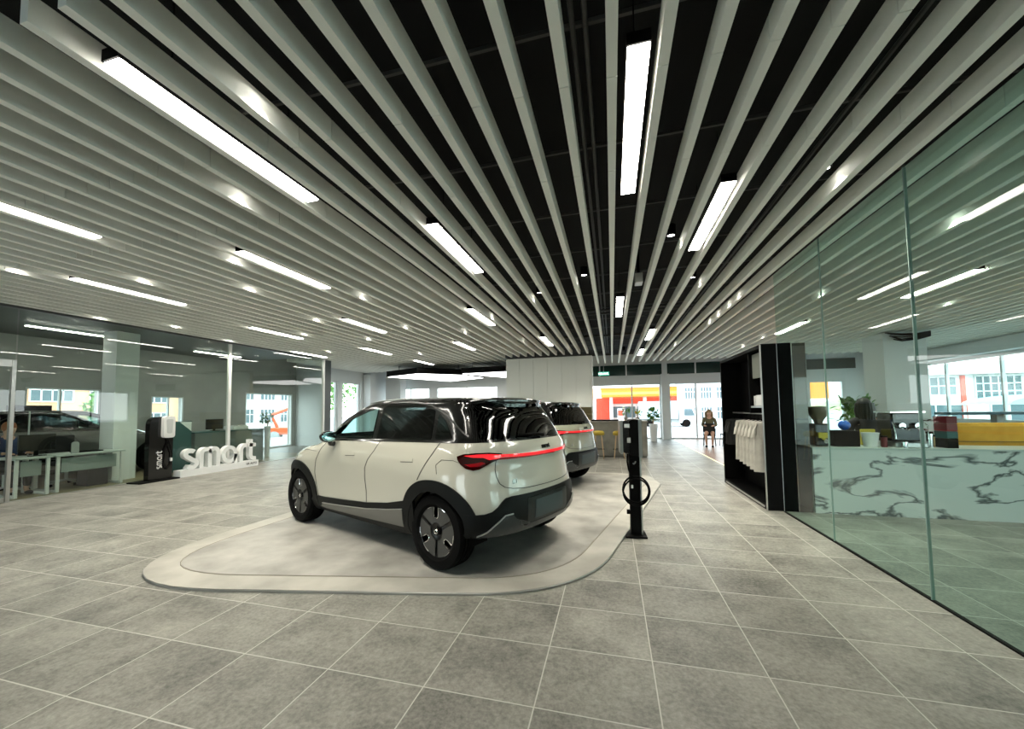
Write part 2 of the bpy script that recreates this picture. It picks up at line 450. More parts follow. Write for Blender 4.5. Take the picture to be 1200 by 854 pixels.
WIN = {
 'front': [(2.20, 1.155), (1.93, 1.30), (1.66, 1.42), (1.40, 1.505), (1.22, 1.535), (1.17, 1.178)],
 'rear': [(1.09, 1.180), (1.13, 1.545), (.75, 1.562), (.40, 1.54), (.22, 1.50), (.17, 1.20)],
 'quarter': [(.11, 1.205), (.15, 1.47), (.03, 1.39), (-.13, 1.225)],
}
def make_car(paint, loc, rz, label, group):
    root = empty('car', loc, rz, label, 'car', group)
    M['paint'] = paint
    bm = closed_body(); me = bpy.data.meshes.new('tmp'); bm.to_mesh(me); bm.free()
    tmp = bpy.data.objects.new('tmp', me); COL.objects.link(tmp)
    cut = bmesh.new()
    for ax in (0, 2.75):
        for s in (-1, 1):
            cyl(cut, (ax, s*.60, .335), (ax, s*1.1, .335), .415, n=48)
    cm = bpy.data.meshes.new('c'); bmesh.ops.recalc_face_normals(cut, faces=cut.faces[:]); cut.to_mesh(cm); cut.free()
    co = bpy.data.objects.new('c', cm); COL.objects.link(co)
    md = tmp.modifiers.new('x', 'BOOLEAN'); md.object = co; md.operation = 'DIFFERENCE'; md.solver = 'EXACT'
    dg = bpy.context.evaluated_depsgraph_get(); me2 = bpy.data.meshes.new_from_object(tmp.evaluated_get(dg))
    bpy.data.objects.remove(tmp); bpy.data.objects.remove(co)
    pn = Vector(((1.196-1.125)/2.9, 0, 1)).normalized(); pc = Vector((2.2, 0, 1.125))
    for which in (0, 1, 2):
        bm = bmesh.new(); bm.from_mesh(me2)
        bmesh.ops.bisect_plane(bm, geom=bm.verts[:]+bm.edges[:]+bm.faces[:], plane_co=(0, 0, .42), plane_no=(0, 0, 1), clear_outer=(which == 2), clear_inner=(which != 2))
        bmesh.ops.bisect_plane(bm, geom=bm.verts[:]+bm.edges[:]+bm.faces[:], plane_co=pc, plane_no=pn, clear_outer=(which != 1), clear_inner=(which == 1))
        if which == 1:
            # openings behind the panes: each window is convex, so cut by its edges and drop what lies inside
            holes = []
            for s in (1, -1):
                for k, w in WIN.items():
                    c = (sum(p[0] for p in w)/len(w), sum(p[1] for p in w)/len(w))
                    ww = [(c[0]+(x-c[0])*.95, c[1]+(z-c[1])*.92) for x, z in w]
                    holes.append([(Vector((x, 0, z)), Vector((x2, 0, z2))-Vector((x, 0, z))) for (x, z), (x2, z2) in zip(ww, ww[1:]+ww[:1])]+[s])
            wind = [(2.27, 1.20), (1.55, 1.545)]
            for hl in holes:
                s = hl.pop(); c = sum((p for p, d in hl), Vector())/len(hl); pl = []
                for p, d in hl:
                    n_ = Vector((-d.z, 0, d.x)).normalized()
                    if n_.dot(c-p) > 0: n_ = -n_
                    pl.append((p, n_))
                near = [f for f in bm.faces if f.calc_center_median().y*s > .45 and abs(f.normal.y) > .3]
                for p, n_ in pl:
                    g = [f for f in bm.faces if f.calc_center_median().y*s > .45]
                    geom = list({v for f in g for v in f.verts})+list({e for f in g for e in f.edges})+g
                    bmesh.ops.bisect_plane(bm, geom=geom, plane_co=p, plane_no=n_)
                dead = [f for f in bm.faces if f.calc_center_median().y*s > .45 and all((f.calc_center_median()-p).dot(n_) < 0 for p, n_ in pl)]
                bmesh.ops.delete(bm, geom=dead, context='FACES')
            for (zlo, zhi, yw, front) in ((1.19, 1.54, .50, True), (1.24, 1.50, .50, False)):
                pls = [(Vector((0, 0, zlo)), Vector((0, 0, -1))), (Vector((0, 0, zhi)), Vector((0, 0, 1))), (Vector((0, yw, 0)), Vector((0, 1, 0))), (Vector((0, -yw, 0)), Vector((0, -1, 0)))]
                test = (lambda c: c.x > 1.3) if front else (lambda c: c.x < -.2)
                for p, n_ in pls:
                    g = [f for f in bm.faces if test(f.calc_center_median())]
                    geom = list({v for f in g for v in f.verts})+list({e for f in g for e in f.edges})+g
                    bmesh.ops.bisect_plane(bm, geom=geom, plane_co=p, plane_no=n_)
                dead = [f for f in bm.faces if test(f.calc_center_median()) and all((f.calc_center_median()-p).dot(n_) < 0 for p, n_ in pls)]
                bmesh.ops.delete(bm, geom=dead, context='FACES')
        bmesh.ops.dissolve_degenerate(bm, edges=bm.edges[:], dist=1e-4)
        for f in bm.faces: f.smooth = True
        me = bpy.data.meshes.new('m'); bm.to_mesh(me); bm.free()
        me.materials.append((paint, M['black_gloss'], M['cladding'])[which])
        smooth_by_angle(me, 40)
        o = bpy.data.objects.new(('body_shell', 'roof', 'underbody')[which], me); COL.objects.link(o); o.parent = root
    # ---- side parts
    for s in (1, -1):
        ms = mp_side(s)
        for k, w in WIN.items():
            c = (sum(p[0] for p in w)/len(w), sum(p[1] for p in w)/len(w))
            sheet('side_window', [rounded(w, .03)], M['glass_car'] if k == 'front' else M['glass_priv'], root, ms, .003, .004, .06)
        # beltline strip and arched trim above the side windows
        sheet('belt_moulding', strip2([(2.25, belt(2.25)+.008), (1.5, belt(1.5)+.008), (.8, belt(.8)+.008), (0, belt(0)+.008), (-.2, belt(-.2)+.008)], .014), M['black_gloss'], root, ms, .006, .01, .1)
        arc = [(2.22, 1.24), (1.95, 1.385), (1.65, 1.49), (1.35, 1.56), (1.0, 1.588), (.6, 1.588), (.30, 1.55), (.10, 1.475), (-.08, 1.38), (-.22, 1.29), (-.30, 1.245)]
        sheet('roof_trim', strip2(arc, .014), M['dark_trim'], root, ms, .006, .010, .08)
        # door gaps
        gaps = [
            [(2.10, 1.125), (2.19, 1.03), (2.26, .88), (2.28, .72), (2.26, .55), (2.22, .42)],
            [(.99, 1.155), (1.04, 1.05), (1.12, .95), (1.16, .86), (1.165, .75), (1.15, .60), (1.15, .46)],
            [(.02, 1.18), (.07, 1.08), (.13, .98), (.19, .88), (.225, .82)],
        ]
        for g in gaps: sheet('door_gap', strip2(g, .007), M['groove'], root, ms, .0035, .006, .06)
        sheet('fuel_flap', strip2([(-.40, .98), (-.22, 1.03), (-.08, 1.03), (-.02, .98), (-.05, .90)], .004), M['groove'], root, ms, .003, .006, .06)
        sheet('shoulder_seam', strip2([(2.29, .985), (2.5, .99), (2.75, .985)], .004), M['groove'], root, ms, .003, .006, .06)
        for hx in (1.40, .33):
            sheet('door_handle', [rounded([(hx, .985), (hx+.19, .975), (hx+.19, 1.005), (hx, 1.015)], .012)], paint, root, ms, .004, .008, .05)
            sheet('handle_gap', strip2([(hx-.004, .981), (hx+.194, .971)], .005), M['groove'], root, ms, .003, .006, .06)
        # wheel arches
        for ax in (0, 2.75):
            polys = []; n = 44; a0, a1 = R(-9), R(189)
            for i in range(n):
                t0 = a0+(a1-a0)*i/n; t1 = a0+(a1-a0)*(i+1)/n
                inn = lambda t: (ax+.400*cos(t), .335+.400*sin(t))
                ot = lambda t: squircle(ax, .335, .500, .505, 2.25, t)
                polys.append([inn(t0), ot(t0), ot(t1), inn(t1)])
            sheet('wheel_arch', polys, M['cladding'], root, ms, .016, .03, .09)
            lin = bmesh.new(); m_ = 40; rr = .405
            r0 = [lin.verts.new((ax+rr*cos(2*pi*i/m_), s*.835, .335+rr*sin(2*pi*i/m_))) for i in range(m_) if .335+rr*sin(2*pi*i/m_) > .24]
            r1 = [lin.verts.new((v.co.x, s*.60, v.co.z)) for v in r0]
            idx = [i for i in range(m_) if .335+rr*sin(2*pi*i/m_) > .24]
            k = next((j for j in range(len(idx)-1) if idx[j+1]-idx[j] > 1), None)
            L_ = len(r0)
            for j in range(L_):
                jj = (j+1) % L_
                if (idx[jj]-idx[j]) % m_ == 1: lin.faces.new([r0[j], r0[jj], r1[jj], r1[j]])
            lin.faces.new(r1)
            obj('arch_liner', lin, M['rubber'], root)
        # sill: dark band and grey door insert
        sheet('sill_cladding', [[(2.42, .225), (2.42, .34), (2.34, .42), (2.1, .42), (1.6, .445), (1.15, .475), (.75, .525), (.40, .60), (.30, .60), (.30, .225)]], M['cladding'], root, ms, .012, .03, .06)
        sheet('door_insert', [rounded([(2.05, .285), (2.18, .30), (2.10, .345), (1.6, .372), (1.15, .405), (.75, .455), (.47, .50), (.47, .325), (.8, .315), (1.3, .30)], .012)], M['insert'], root, ms, .022, .02, .06)
        sheet('insert_trim', strip2([(2.12, .348), (1.6, .377), (1.15, .410), (.75, .460), (.47, .505)], .008), M['steel'], root, ms, .024, .01, .1)
        sheet('front_bumper_cladding', [[(3.20, .225), (3.20, .46), (3.30, .60), (3.42, .62), (3.5, .56), (3.5, .225)]], M['cladding'], root, ms, .010, .02, .06)
        # mirror
        mr = bmesh.new()
        sphere(mr, (0, 0, 0), 1, (.10, .10, .072), 24, 16)
        for v in mr.verts:
            if v.co.x < -.03: v.co.x = -.03 - (abs(v.co.x)-.03)*.15
        bmesh.ops.transform(mr, matrix=Matrix.Translation((1.88, s*.95, 1.19)) @ Matrix.Rotation(R(-8*s), 4, 'Z'), verts=mr.verts[:])
        mo = obj('wing_mirror', mr, M['black_gloss'], root, smooth=50)
        gl = bmesh.new(); sphere(gl, (0, 0, 0), 1, (.006, .085, .058), 24, 12)
        bmesh.ops.transform(gl, matrix=Matrix.Translation((1.842, s*.955, 1.19)) @ Matrix.Rotation(R(-8*s), 4, 'Z'), verts=gl.verts[:])
        obj('mirror_glass', gl, M['mirror'], mo, smooth=50)
        st = bmesh.new(); tube(st, [(1.94, s*.82, 1.09), (1.92, s*.86, 1.09), (1.90, s*.91, 1.10), (1.88, s*.94, 1.16)], [.035, .03, .028, .028], 10)
        obj('mirror_arm', st, M['black_gloss'], mo, smooth=50)
        # roof rail
        rl = bmesh.new(); tube(rl, [(1.55, s*.575, 1.59), (1.35, s*.575, 1.612), (.9, s*.57, 1.626), (.4, s*.56, 1.626), (.05, s*.55, 1.620), (-.10, s*.54, 1.605)], [.006, .011, .012, .012, .011, .006], 8)
        obj('roof_rail', rl, M['steel'], root, smooth=50)
    # ---- windscreen, rear window
    fw = []
    def mp_front(y, z, o):
        xr, xf, w, nr, nf, Lr, Lf = kz(z); a = min(abs(y)/w, 1)
        x = xf-Lf+Lf*(max(1-a**nf, 0))**(1/nf)
        return Vector((x+o*.85, y, z+o*.5))
    sheet('windscreen', [[(-.64, 1.16), (.64, 1.16), (.56, 1.57), (-.56, 1.57)]], M['glass_car'], root, mp_front, .004, .004, .05)
    sheet('rear_window', [rounded([(-.70, 1.215), (.70, 1.215), (.58, 1.555), (-.58, 1.555)], .05)], M['glass_priv'], root, mp_rear, .004, .004, .04)
    wp = bmesh.new(); tube(wp, [sp(q_y(-.02, 1.215), 1.215, .03), sp(q_y(.08, 1.225), 1.225, .035), sp(q_y(.33, 1.238), 1.238, .028)], [.022, .014, .008], 8)
    obj('rear_wiper', wp, M['black'], root, smooth=50)
    # spoiler lip
    sl = bmesh.new(); pts = []
    for i in range(21):
        y = -.50+1.0*i/20; p = sp(q_y(y, 1.59), 1.59); pts.append(p)
    a = [sl.verts.new(p+Vector((.10, 0, .012))) for p in pts]; b = [sl.verts.new(p+Vector((-.03, 0, .004))) for p in pts]
    c = [sl.verts.new(p+Vector((-.03, 0, -.012))) for p in pts]; d = [sl.verts.new(p+Vector((.10, 0, -.03))) for p in pts]
    for i in range(20):
        for u, v in ((a, b), (b, c), (c, d), (d, a)): sl.faces.new([u[i], u[i+1], v[i+1], v[i]])
    sl.faces.new([a[0], b[0], c[0], d[0]]); sl.faces.new([a[-1], b[-1], c[-1], d[-1]])
    obj('spoiler', sl, M['black_gloss'], root, smooth=30)
    # ---- tail lamps: dark cluster on each corner with red core, and the red bar across
    for s in (1, -1):
        qx = lambda x: q_x(x, 1.07)
        cl = [(qx(-.25), 1.068), (qx(-.30), 1.088), (qx(-.40), 1.100), (.56, 1.102), (.50, 1.096), (.44, 1.090), (.44, 1.042), (.50, 1.018), (.56, .982), (.61, .955), (.665, .946), (.735, .962), (.79, 1.0), (.835, 1.04)]
        cl = [(s*q, z) for q, z in cl]
        lo = sheet('tail_lamp', [cl], M['lamp_dark'], root, mp_q, .008, .02, .03, .06)
        core = [(.44, 1.080), (.55, 1.088), (.66, 1.087), (.79, 1.074), (.70, 1.060), (.60, 1.058), (.54, 1.038), (.48, 1.044), (.44, 1.056)]
        sheet('lamp_core', [[(s*q, z) for q, z in core]], M['lamp_red'], lo, mp_q, .0105, .006, .03, .06)
        low = [(.56, 1.005), (.62, .978), (.69, .975), (.755, 1.0), (.67, 1.008), (.60, 1.022)]
        sheet('lamp_core', [[(s*q, z) for q, z in low]], M['lamp_red_dim'], lo, mp_q, .0105, .006, .03, .06)
    bar = [(-.45, 1.058), (-.25, 1.052), (0, 1.050), (.25, 1.052), (.45, 1.058), (.45, 1.082), (.25, 1.078), (0, 1.076), (-.25, 1.078), (-.45, 1.082)]
    sheet('light_bar', [bar], M['lamp_red'], root, mp_q, .011, .02, .03, .06)
    sheet('light_bar_edge', [[(-.46, 1.036), (0, 1.038), (.46, 1.036), (.46, 1.052), (0, 1.050), (-.46, 1.052)]], M['lamp_red_dim'], root, mp_q, .008, .02, .03, .06)
    # tailgate gap
    tg = [(.475, 1.03), (.47, .95), (.455, .88), (.43, .82), (.385, .785), (.31, .765), (.2, .752), (0, .745)]
    tgm = tg+[(-q, z) for q, z in tg[-2::-1]]
    sheet('tailgate_gap', strip2(tgm, .006), M['groove'], root, mp_q, .0035, .006, .05, .05)
    # ---- rear bumper cladding
    qa = q_x(-.38, .5)
    up = [(qa, .575), (.84, .570), (.76, .565), (.68, .565), (.60, .570), (.53, .585), (.47, .62), (.43, .66), (.39, .69), (.33, .70), (.2, .70), (0, .698)]
    pol = up+[(-q, z) for q, z in up[-2::-1]]+[(-qa, .36), (0, .36), (qa, .36)]
    sheet('rear_bumper', [pol], M['cladding'], root, mp_q, .016, .03, .04, .05)
    qb = q_y(.36, .53)
    sheet('plate_recess', [rounded([(-qb, .425), (qb, .425), (qb*1.04, .655), (-qb*1.04, .655)], .02)], M['recess'], root, mp_q, .020, .01, .04, .05)
    ql = q_y(.26, .53)
    sheet('licence_plate', [rounded([(-ql, .455), (ql, .455), (ql, .625), (-ql, .625)], .012)], M['plate'], root, mp_q, .024, .006, .04, .05)
    sk = [(.66, .388), (.58, .42), (.48, .49), (.41, .540), (.34, .545), (.30, .50), (.27, .44), (.15, .43), (0, .43)]
    lowr = [(0, .37), (.2, .37), (.4, .372), (.58, .376)]
    pol = sk+[(-q, z) for q, z in sk[-2::-1]]+[(-q, z) for q, z in lowr[::-1]]+lowr[1:]
    sheet('skid_plate', [pol], M['skid'], root, mp_q, .026, .02, .04, .05)
    for s in (1, -1):
        sheet('skid_trim', strip2([(s*q, z) for q, z in [(.67, .384), (.58, .424), (.48, .494), (.41, .544), (.335, .549)]], .010), M['steel'], root, mp_q, .029, .01, .05, .05)
    # badges on the tailgate
    def badge(txt, yc, z, size, mat, nm, bold):
        p = sp(q_y(yc, z), z, .004); n = (sp(q_y(yc, z), z, .1)-sp(q_y(yc, z), z)).normalized()
        yax = Vector((0, 0, 1)); xax = yax.cross(n).normalized(); yax = n.cross(xax)
        Mx = Matrix(((xax.x, yax.x, n.x, p.x), (xax.y, yax.y, n.y, p.y), (xax.z, yax.z, n.z, p.z), (0, 0, 0, 1)))
        text(nm, txt, size, mat, root, Mx, .003, bold, 'CENTER')
    badge('smart', 0, 1.105, .062, M['black'], 'badge_lettering', .003)
    badge('#1', .47, .81, .06, M['steel'], 'model_badge', .001)
    # ---- wheels
    for ax in (0, 2.75):
        for s in (1, -1):
            Mw = Matrix.Translation((ax, s*.785, .352)) @ Matrix.Rotation(R(-90*s), 4, 'X')
            w = bmesh.new(); prof = [(.235, -.105), (.30, -.112), (.335, -.108), (.350, -.085)]
            for gx in (-.06, -.02, .02, .06): prof += [(.352, gx-.008), (.343, gx-.005), (.343, gx+.005), (.352, gx+.008)]
            prof += [(.350, .085), (.335, .108), (.30, .114), (.262, .112), (.250, .10), (.235, .09)]
            lathe(w, prof, 56, Mw); wo = obj('wheel', w, M['rubber'], root, smooth=28)
            rm = bmesh.new(); lathe(rm, [(0, .060), (.055, .066), (.075, .075), (.12, .066), (.20, .070), (.240, .086), (.252, .10), (.256, .09), (.24, -.10)], 48, Mw)
            obj('rim', rm, M['rim_dark'], wo, smooth=30)
            for k in range(3):
                a0 = R(-90*s+120*k); ht = .94/1
                pts = []
                half = R(55)
                for i in range(15):
                    t = a0-half+(2*half)*i/14; pts.append((.232*cos(t), .232*sin(t), t))
                # sector with a U notch from the rim
                ux_, uy_ = cos(a0), sin(a0); px_, py_ = -uy_, ux_
                outer = [(p[0], p[1]) for p in pts if abs(p[2]-a0) > R(9)]
                left = [q for q in outer if (q[0]*px_+q[1]*py_) > 0]; right = [q for q in outer if (q[0]*px_+q[1]*py_) < 0]
                U = [(ux_*r_+px_*.030*sg, uy_*r_+py_*.030*sg) for r_, sg in ((.225, -1), (.155, -1))]
                U += [(ux_*(.150-.024*sin(t))+px_*.030*(-cos(t)), uy_*(.150-.024*sin(t))+py_*.030*(-cos(t))) for t in (R(30), R(60), R(90), R(120), R(150))]
                U += [(ux_*r_+px_*.030*sg, uy_*r_+py_*.030*sg) for r_, sg in ((.155, 1), (.225, 1))]
                inner = [(.085*cos(t), .085*sin(t)) for t in (a0+R(48), a0+R(24), a0, a0-R(24), a0-R(48))]
                poly = right+U+left+inner
                pe = bmesh.new(); prism(pe, poly, .072, .088, Mw); po = obj('wheel_petal', pe, M['petal'], wo, smooth=30)
                ed = bmesh.new(); V3 = [Mw @ Vector((x, y, .089)) for x, y in right[3:]+U+left[:-3]]
                tube(ed, V3, .0042, 5); obj('petal_edge', ed, M['chrome'], po, smooth=50)
            hb = bmesh.new(); lathe(hb, [(0, .094), (.03, .094), (.036, .088), (.036, .06)], 24, Mw); ho = obj('hub_cap', hb, M['rim_dark'], wo, smooth=40)
            lg = bmesh.new(); tube(lg, [Mw @ Vector((.019*cos(t*pi/8), .019*sin(t*pi/8), .095)) for t in range(16)], .004, 6, True)
            obj('hub_emblem', lg, M['chrome'], ho, smooth=50)
    # ---- interior
    inn = B((-.30, 2.2, -.70, .70, .40, .44), (-.30, 2.2, -.74, -.70, .40, 1.10), (-.30, 2.2, .70, .74, .40, 1.10), (2.2, 2.25, -.72, .72, .40, 1.05), (-.34, -.30, -.70, .70, .4, 1.12))
    obj('cabin_lining', inn, M['cabin'], root)
    dsh = B((1.85, 2.2, -.70, .70, .85, 1.10)); obj('dashboard', dsh, M['cabin'], root, bevel=.03)
    scr = B((1.80, 1.82, -.16, .16, 1.02, 1.20)); obj('touch_screen', scr, M['black_gloss'], root, bevel=.004)
    swm = bmesh.new(); Ms = Matrix.Translation((1.62, -.36, 1.02)) @ Matrix.Rotation(R(-65), 4, 'Y')
    tube(swm, [Ms @ Vector((.18*cos(t*pi/12), .18*sin(t*pi/12), 0)) for t in range(24)], .015, 8, True)
    cyl(swm, Ms @ Vector((0, 0, 0)), Ms @ Vector((0, 0, .25)), .04); box(swm, -.17, .17, -.02, .02, -.01, .01, Ms)
    obj('steering_wheel', swm, M['cabin'], root, smooth=40)
    for sx in (1.0, .1):
        for s in (1, -1):
            st = B((sx-.1, sx+.42, s*.37-.25, s*.37+.25, .50, .66))
            Mb = Matrix.Translation((sx-.08, s*.37, .6)) @ Matrix.Rotation(R(-14), 4, 'Y')
            box(st, -.07, .07, -.24, .24, 0, .62, Mb); so = obj('seat', st, M['cabin'], root, bevel=.04)
            hd = bmesh.new(); box(hd, -.05, .05, -.12, .12, .64, .84, Mb); obj('headrest', hd, M['cabin'], so, bevel=.035)
    return root

M['dark_trim'] = P('dark_metal_trim', (.09, .09, .09), .3, metal=1)
M['cladding'] = P('black_cladding', (.003, .004, .004), .5, spec=.2)
M['insert'] = P('grey_insert', (.13, .125, .11), .45)
M['rubber'] = P('rubber', (.003, .003, .003), .8, spec=.12)
M['rim_dark'] = P('rim_black', (.005, .005, .005), .3)
M['petal'] = P('petal_grey', (.05, .05, .047), .4)
M['lamp_dark'] = P('lamp_dark_red', (.02, .001, .001), .08, coat=1)
M['lamp_red'] = P('lamp_red', (.75, .015, .02), .12, coat=1, emis=(1, .02, .03), es=.35)
M['lamp_red_dim'] = P('lamp_deep_red', (.28, .004, .008), .12, coat=1)
M['recess'] = P('plate_recess', (.008, .012, .012), .3)
M['plate'] = P('plate_blank', (.03, .05, .055), .4)
M['skid'] = P('skid_grey', (.03, .034, .034), .35)
M['mirror'] = P('mirror_glass', (.5, .8, .85), .02, metal=1)
M['cabin'] = P('cabin_dark', (.02, .02, .02), .7)
M['paint_white'] = P('paint_white', (.49, .475, .40), .22, coat=1)
M['paint_grey'] = P('paint_sage_grey', (.25, .26, .20), .22, coat=1)
M['paint_dark'] = P('paint_dark_grey', (.16, .16, .155), .25, coat=1)
HEAD = math.atan2(.3818, -.9243)
car = make_car(M['paint_white'], (-1.3032, 4.191, .03), HEAD, 'white crossover car with black roof, nearest car on the stone display platform', None)
def repaint(root, mat):
    for o in root.children_recursive:
        if o.type == 'MESH':
            for sl in o.material_slots:
                if sl.material == M['paint_white']: sl.link = 'OBJECT'; sl.material = mat
car2 = copy_tree(car); repaint(car2, M['paint_grey'])
car2.location = (-1.13, 7.78, .03); car2['label'] = 'sage grey crossover car with black roof parked behind the white car'
car3 = copy_tree(car); repaint(car3, M['paint_dark'])
car3.location = (-12.95, 5.0, 0); car3.rotation_euler.z = R(92); car3['label'] = 'dark grey car standing inside the office behind the left glass wall'
# ------------------------------------------------------------------ the building
def struct(name, bm, mat, **kw):
    o = obj(name, bm, mat, **kw); o['kind'] = 'structure'; return o
XL, XR, YB, YF, ZC = -14.0, 11.4, -3.2, 19.7, 3.48     # left outer wall, right outer wall, rear, far wall, underside of the slats
struct('floor', B((XL-.3, XR+.3, YB-.2, YF+.2, -.12, 0)), M['floor'])
struct('floor_wood', B((2.80, XR, 6.95, YF-.05, 0, .004)), M['wood_floor'])
struct('floor_office', B((XL, -10.45, YB, 11.9, 0, .004)), M['office_floor'])
sc = B((XL, XR, YB, YF, 4.15, 4.3))
struct('ceiling', sc, M['soffit'])


def wall_y(name, y0, y1, x0, x1, z1, opens, mat):      # a wall along X with rectangular openings (x0,x1,z0,z1)
    bm = bmesh.new(); xs = x0
    for a, b, c, d in sorted(opens):
        box(bm, xs, a, y0, y1, 0, z1)
        if c > 0: box(bm, a, b, y0, y1, 0, c)
        box(bm, a, b, y0, y1, d, z1); xs = b
    box(bm, xs, x1, y0, y1, 0, z1)
    return struct(name, bm, mat)
def wall_x(name, x0, x1, y0, y1, z1, opens, mat):
    bm = bmesh.new(); ys = y0
    for a, b, c, d in sorted(opens):
        box(bm, x0, x1, ys, a, 0, z1)
        if c > 0: box(bm, x0, x1, a, b, 0, c)
        box(bm, x0, x1, a, b, d, z1); ys = b
    box(bm, x0, x1, ys, y1, 0, z1)
    return struct(name, bm, mat)
wn = [0]
def window(axis, pos, a, b, z0, z1, mull=(), fr=.05, rails=()):
    """frame with its pane; axis 'y' = wall along X at y=pos, 'x' = wall along Y at x=pos"""
    wn[0] += 1; f = bmesh.new(); p = bmesh.new()
    def bx(bm, u0, u1, v0, v1, t):
        if axis == 'y': box(bm, u0, u1, pos-t, pos+t, v0, v1)
        else: box(bm, pos-t, pos+t, u0, u1, v0, v1)
    bx(f, a, b, z0, z0+fr, .04); bx(f, a, b, z1-fr, z1, .04); bx(f, a, a+fr, z0+fr, z1-fr, .04); bx(f, b-fr, b, z0+fr, z1-fr, .04)
    for m in mull: bx(f, m-fr/2, m+fr/2, z0+fr, z1-fr, .04)
    for r in rails: bx(f, a+fr, b-fr, r-fr/2, r+fr/2, .035)
    o = struct('window_%d' % wn[0], f, M['white'])
    bx(p, a+fr*.5, b-fr*.5, z0+fr*.5, z1-fr*.5, .004)
    g = obj('pane', p, M['glass_window'], o)
    return o

# far wall: shopfront on the right half, high windows on the left half
far_open = [(-12.3, -9.9, 1.5, 2.78), (-9.5, -5.9, 1.5, 2.78), (-5.4, -3.9, 1.5, 2.78), (-1.15, 2.30, 0, 2.68), (2.66, 6.0, 0, 2.68), (8.45, 9.75, 0, 2.58)]
wall_y('wall_far', YF, YF+.25, XL-.2, XR+.2, 4.2, far_open, M['white'])
window('y', YF+.05, -12.3, -9.9, 1.5, 2.78, (-11.1,)); window('y', YF+.05, -9.5, -5.9, 1.5, 2.78, (-7.7,)); window('y', YF+.05, -5.4, -3.9, 1.5, 2.78)
window('y', YF+.05, -1.15, 2.30, 0, 2.68, (.96,), .06); window('y', YF+.05, 2.66, 6.0, 0, 2.68, (3.85,), .06); window('y', YF+.05, 8.45, 9.75, 0, 2.58, (), .05)
# dark glass band above the lintel, with pale mullions
bm = B((-1.5, 6.3, YF-.06, YF-.01, 3.10, 3.62), (8.4, 10.2, YF-.06, YF-.01, 3.10, 3.55)); struct('window_%d' % 30, bm, M['dark_green'])
bm = bmesh.new()
for x in (-.55, .72, 2.48, 3.85, 5.3): box(bm, x-(.12 if x == 2.48 else .03), x+(.12 if x == 2.48 else .03), YF-.10, YF-.07, 3.08, 4.1)
struct('trim_1', bm, M['white'])
# shopfront pillar between the two big windows
struct('trim_2', B((2.30, 2.66, YF-.32, YF-.11, 0, 3.10)), M['white'])

# unseen wall behind the camera, window openings added to brighten the ceiling slats
back_open = [(-13.4, -8.6, .05, 2.6), (-5.2, -2.4, .05, 2.6), (5.6, 11.0, .05, 2.6)]
wall_y('wall_behind', YB-.25, YB, XL-.2, XR+.2, 4.2, back_open, M['white'])
for a, b, c, d in back_open: window('y', YB-.06, a, b, c, d, ((2*a+b)/3, (a+2*b)/3), .06)
# right outer wall: long band of windows
right_open = [(1.0, 6.6, .95, 3.0), (6.9, 12.6, .95, 3.0), (12.9, 18.9, .95, 3.0)]
wall_x('wall_right', XR, XR+.25, YB, YF, 4.2, right_open, M['white'])
for a, b, c, d in right_open: window('x', XR+.05, a, b, c, d, ((2*a+b)/3, (a+2*b)/3), .06)
struct('trim_3', B((XR-.38, XR-.01, YB, YF-.35, 3.06, 3.46)), M['white'])
struct('trim_4', B((XR-.5, XR-.01, 18.9, YF-.01, 0, 3.05)), M['white'])
# left outer wall of the office
left_open = [(6.12, 7.56, 1.24, 2.23), (7.9, 8.36, 1.02, 2.26), (8.8, 9.75, 1.18, 2.08), (12.0, 14.3, .02, 2.32)]
wall_x('wall_left', XL-.25, XL, YB, 14.5, 4.2, left_open, M['grey_wall'])
window('x', XL-.05, 6.12, 7.56, 1.24, 2.23, (6.75,), .035); window('x', XL-.05, 7.9, 8.36, 1.02, 2.26, (), .035); window('x', XL-.05, 8.8, 9.75, 1.18, 2.08, (9.3,), .035)
window('x', XL-.05, 12.0, 14.3, .02, 2.32, (), .05)
# showroom corner beyond the office: white wall with two glass doors
wall_x('wall_left_far', -12.75, -12.5, 14.75, YF, 4.2, [(14.85, 15.45, 0, 2.95), (15.75, 17.1, 0, 2.95)], M['white'])
struct('wall_return', B((-14.0, -12.5, 14.5, 14.74, 0, 4.2)), M['white'])
for n, (a, b) in enumerate(((14.85, 15.45), (15.75, 17.1))):
    f = B((-12.66, -12.58, a, a+.06, 0, 2.95), (-12.66, -12.58, b-.06, b, 0, 2.95), (-12.66, -12.58, a+.06, b-.06, 2.89, 2.95), (-12.66, -12.58, a+.06, b-.06, 0, .1))
    d = struct('door_%d' % (n+1), f, M['white'])
    obj('pane', B((-12.624, -12.616, a+.06, b-.06, .1, 2.89)), M['glass_window'], d)
    h = bmesh.new(); 
    for yy in (b-.14,): cyl(h, (-12.52, yy, .8), (-12.52, yy, 1.7), .016); cyl(h, (-12.6, yy, .9), (-12.52, yy, .9), .01); cyl(h, (-12.6, yy, 1.6), (-12.52, yy, 1.6), .01)
    obj('door_handle', h, M['steel'], d)
# white pillars against the left far wall
struct('trim_5', B((-12.48, -12.05, 17.3, 17.75, 0, 3.42)), M['white'])
struct('trim_6', B((-12.0, -11.1, 18.6, 19.2, 0, 3.46)), M['white'])
# office partition wall behind the right half of the left glass

struct('ceiling_office', B((XL, -10.5, YB, 11.6, 3.50, 3.56)), P('office_ceiling', (.12, .125, .12), .5))

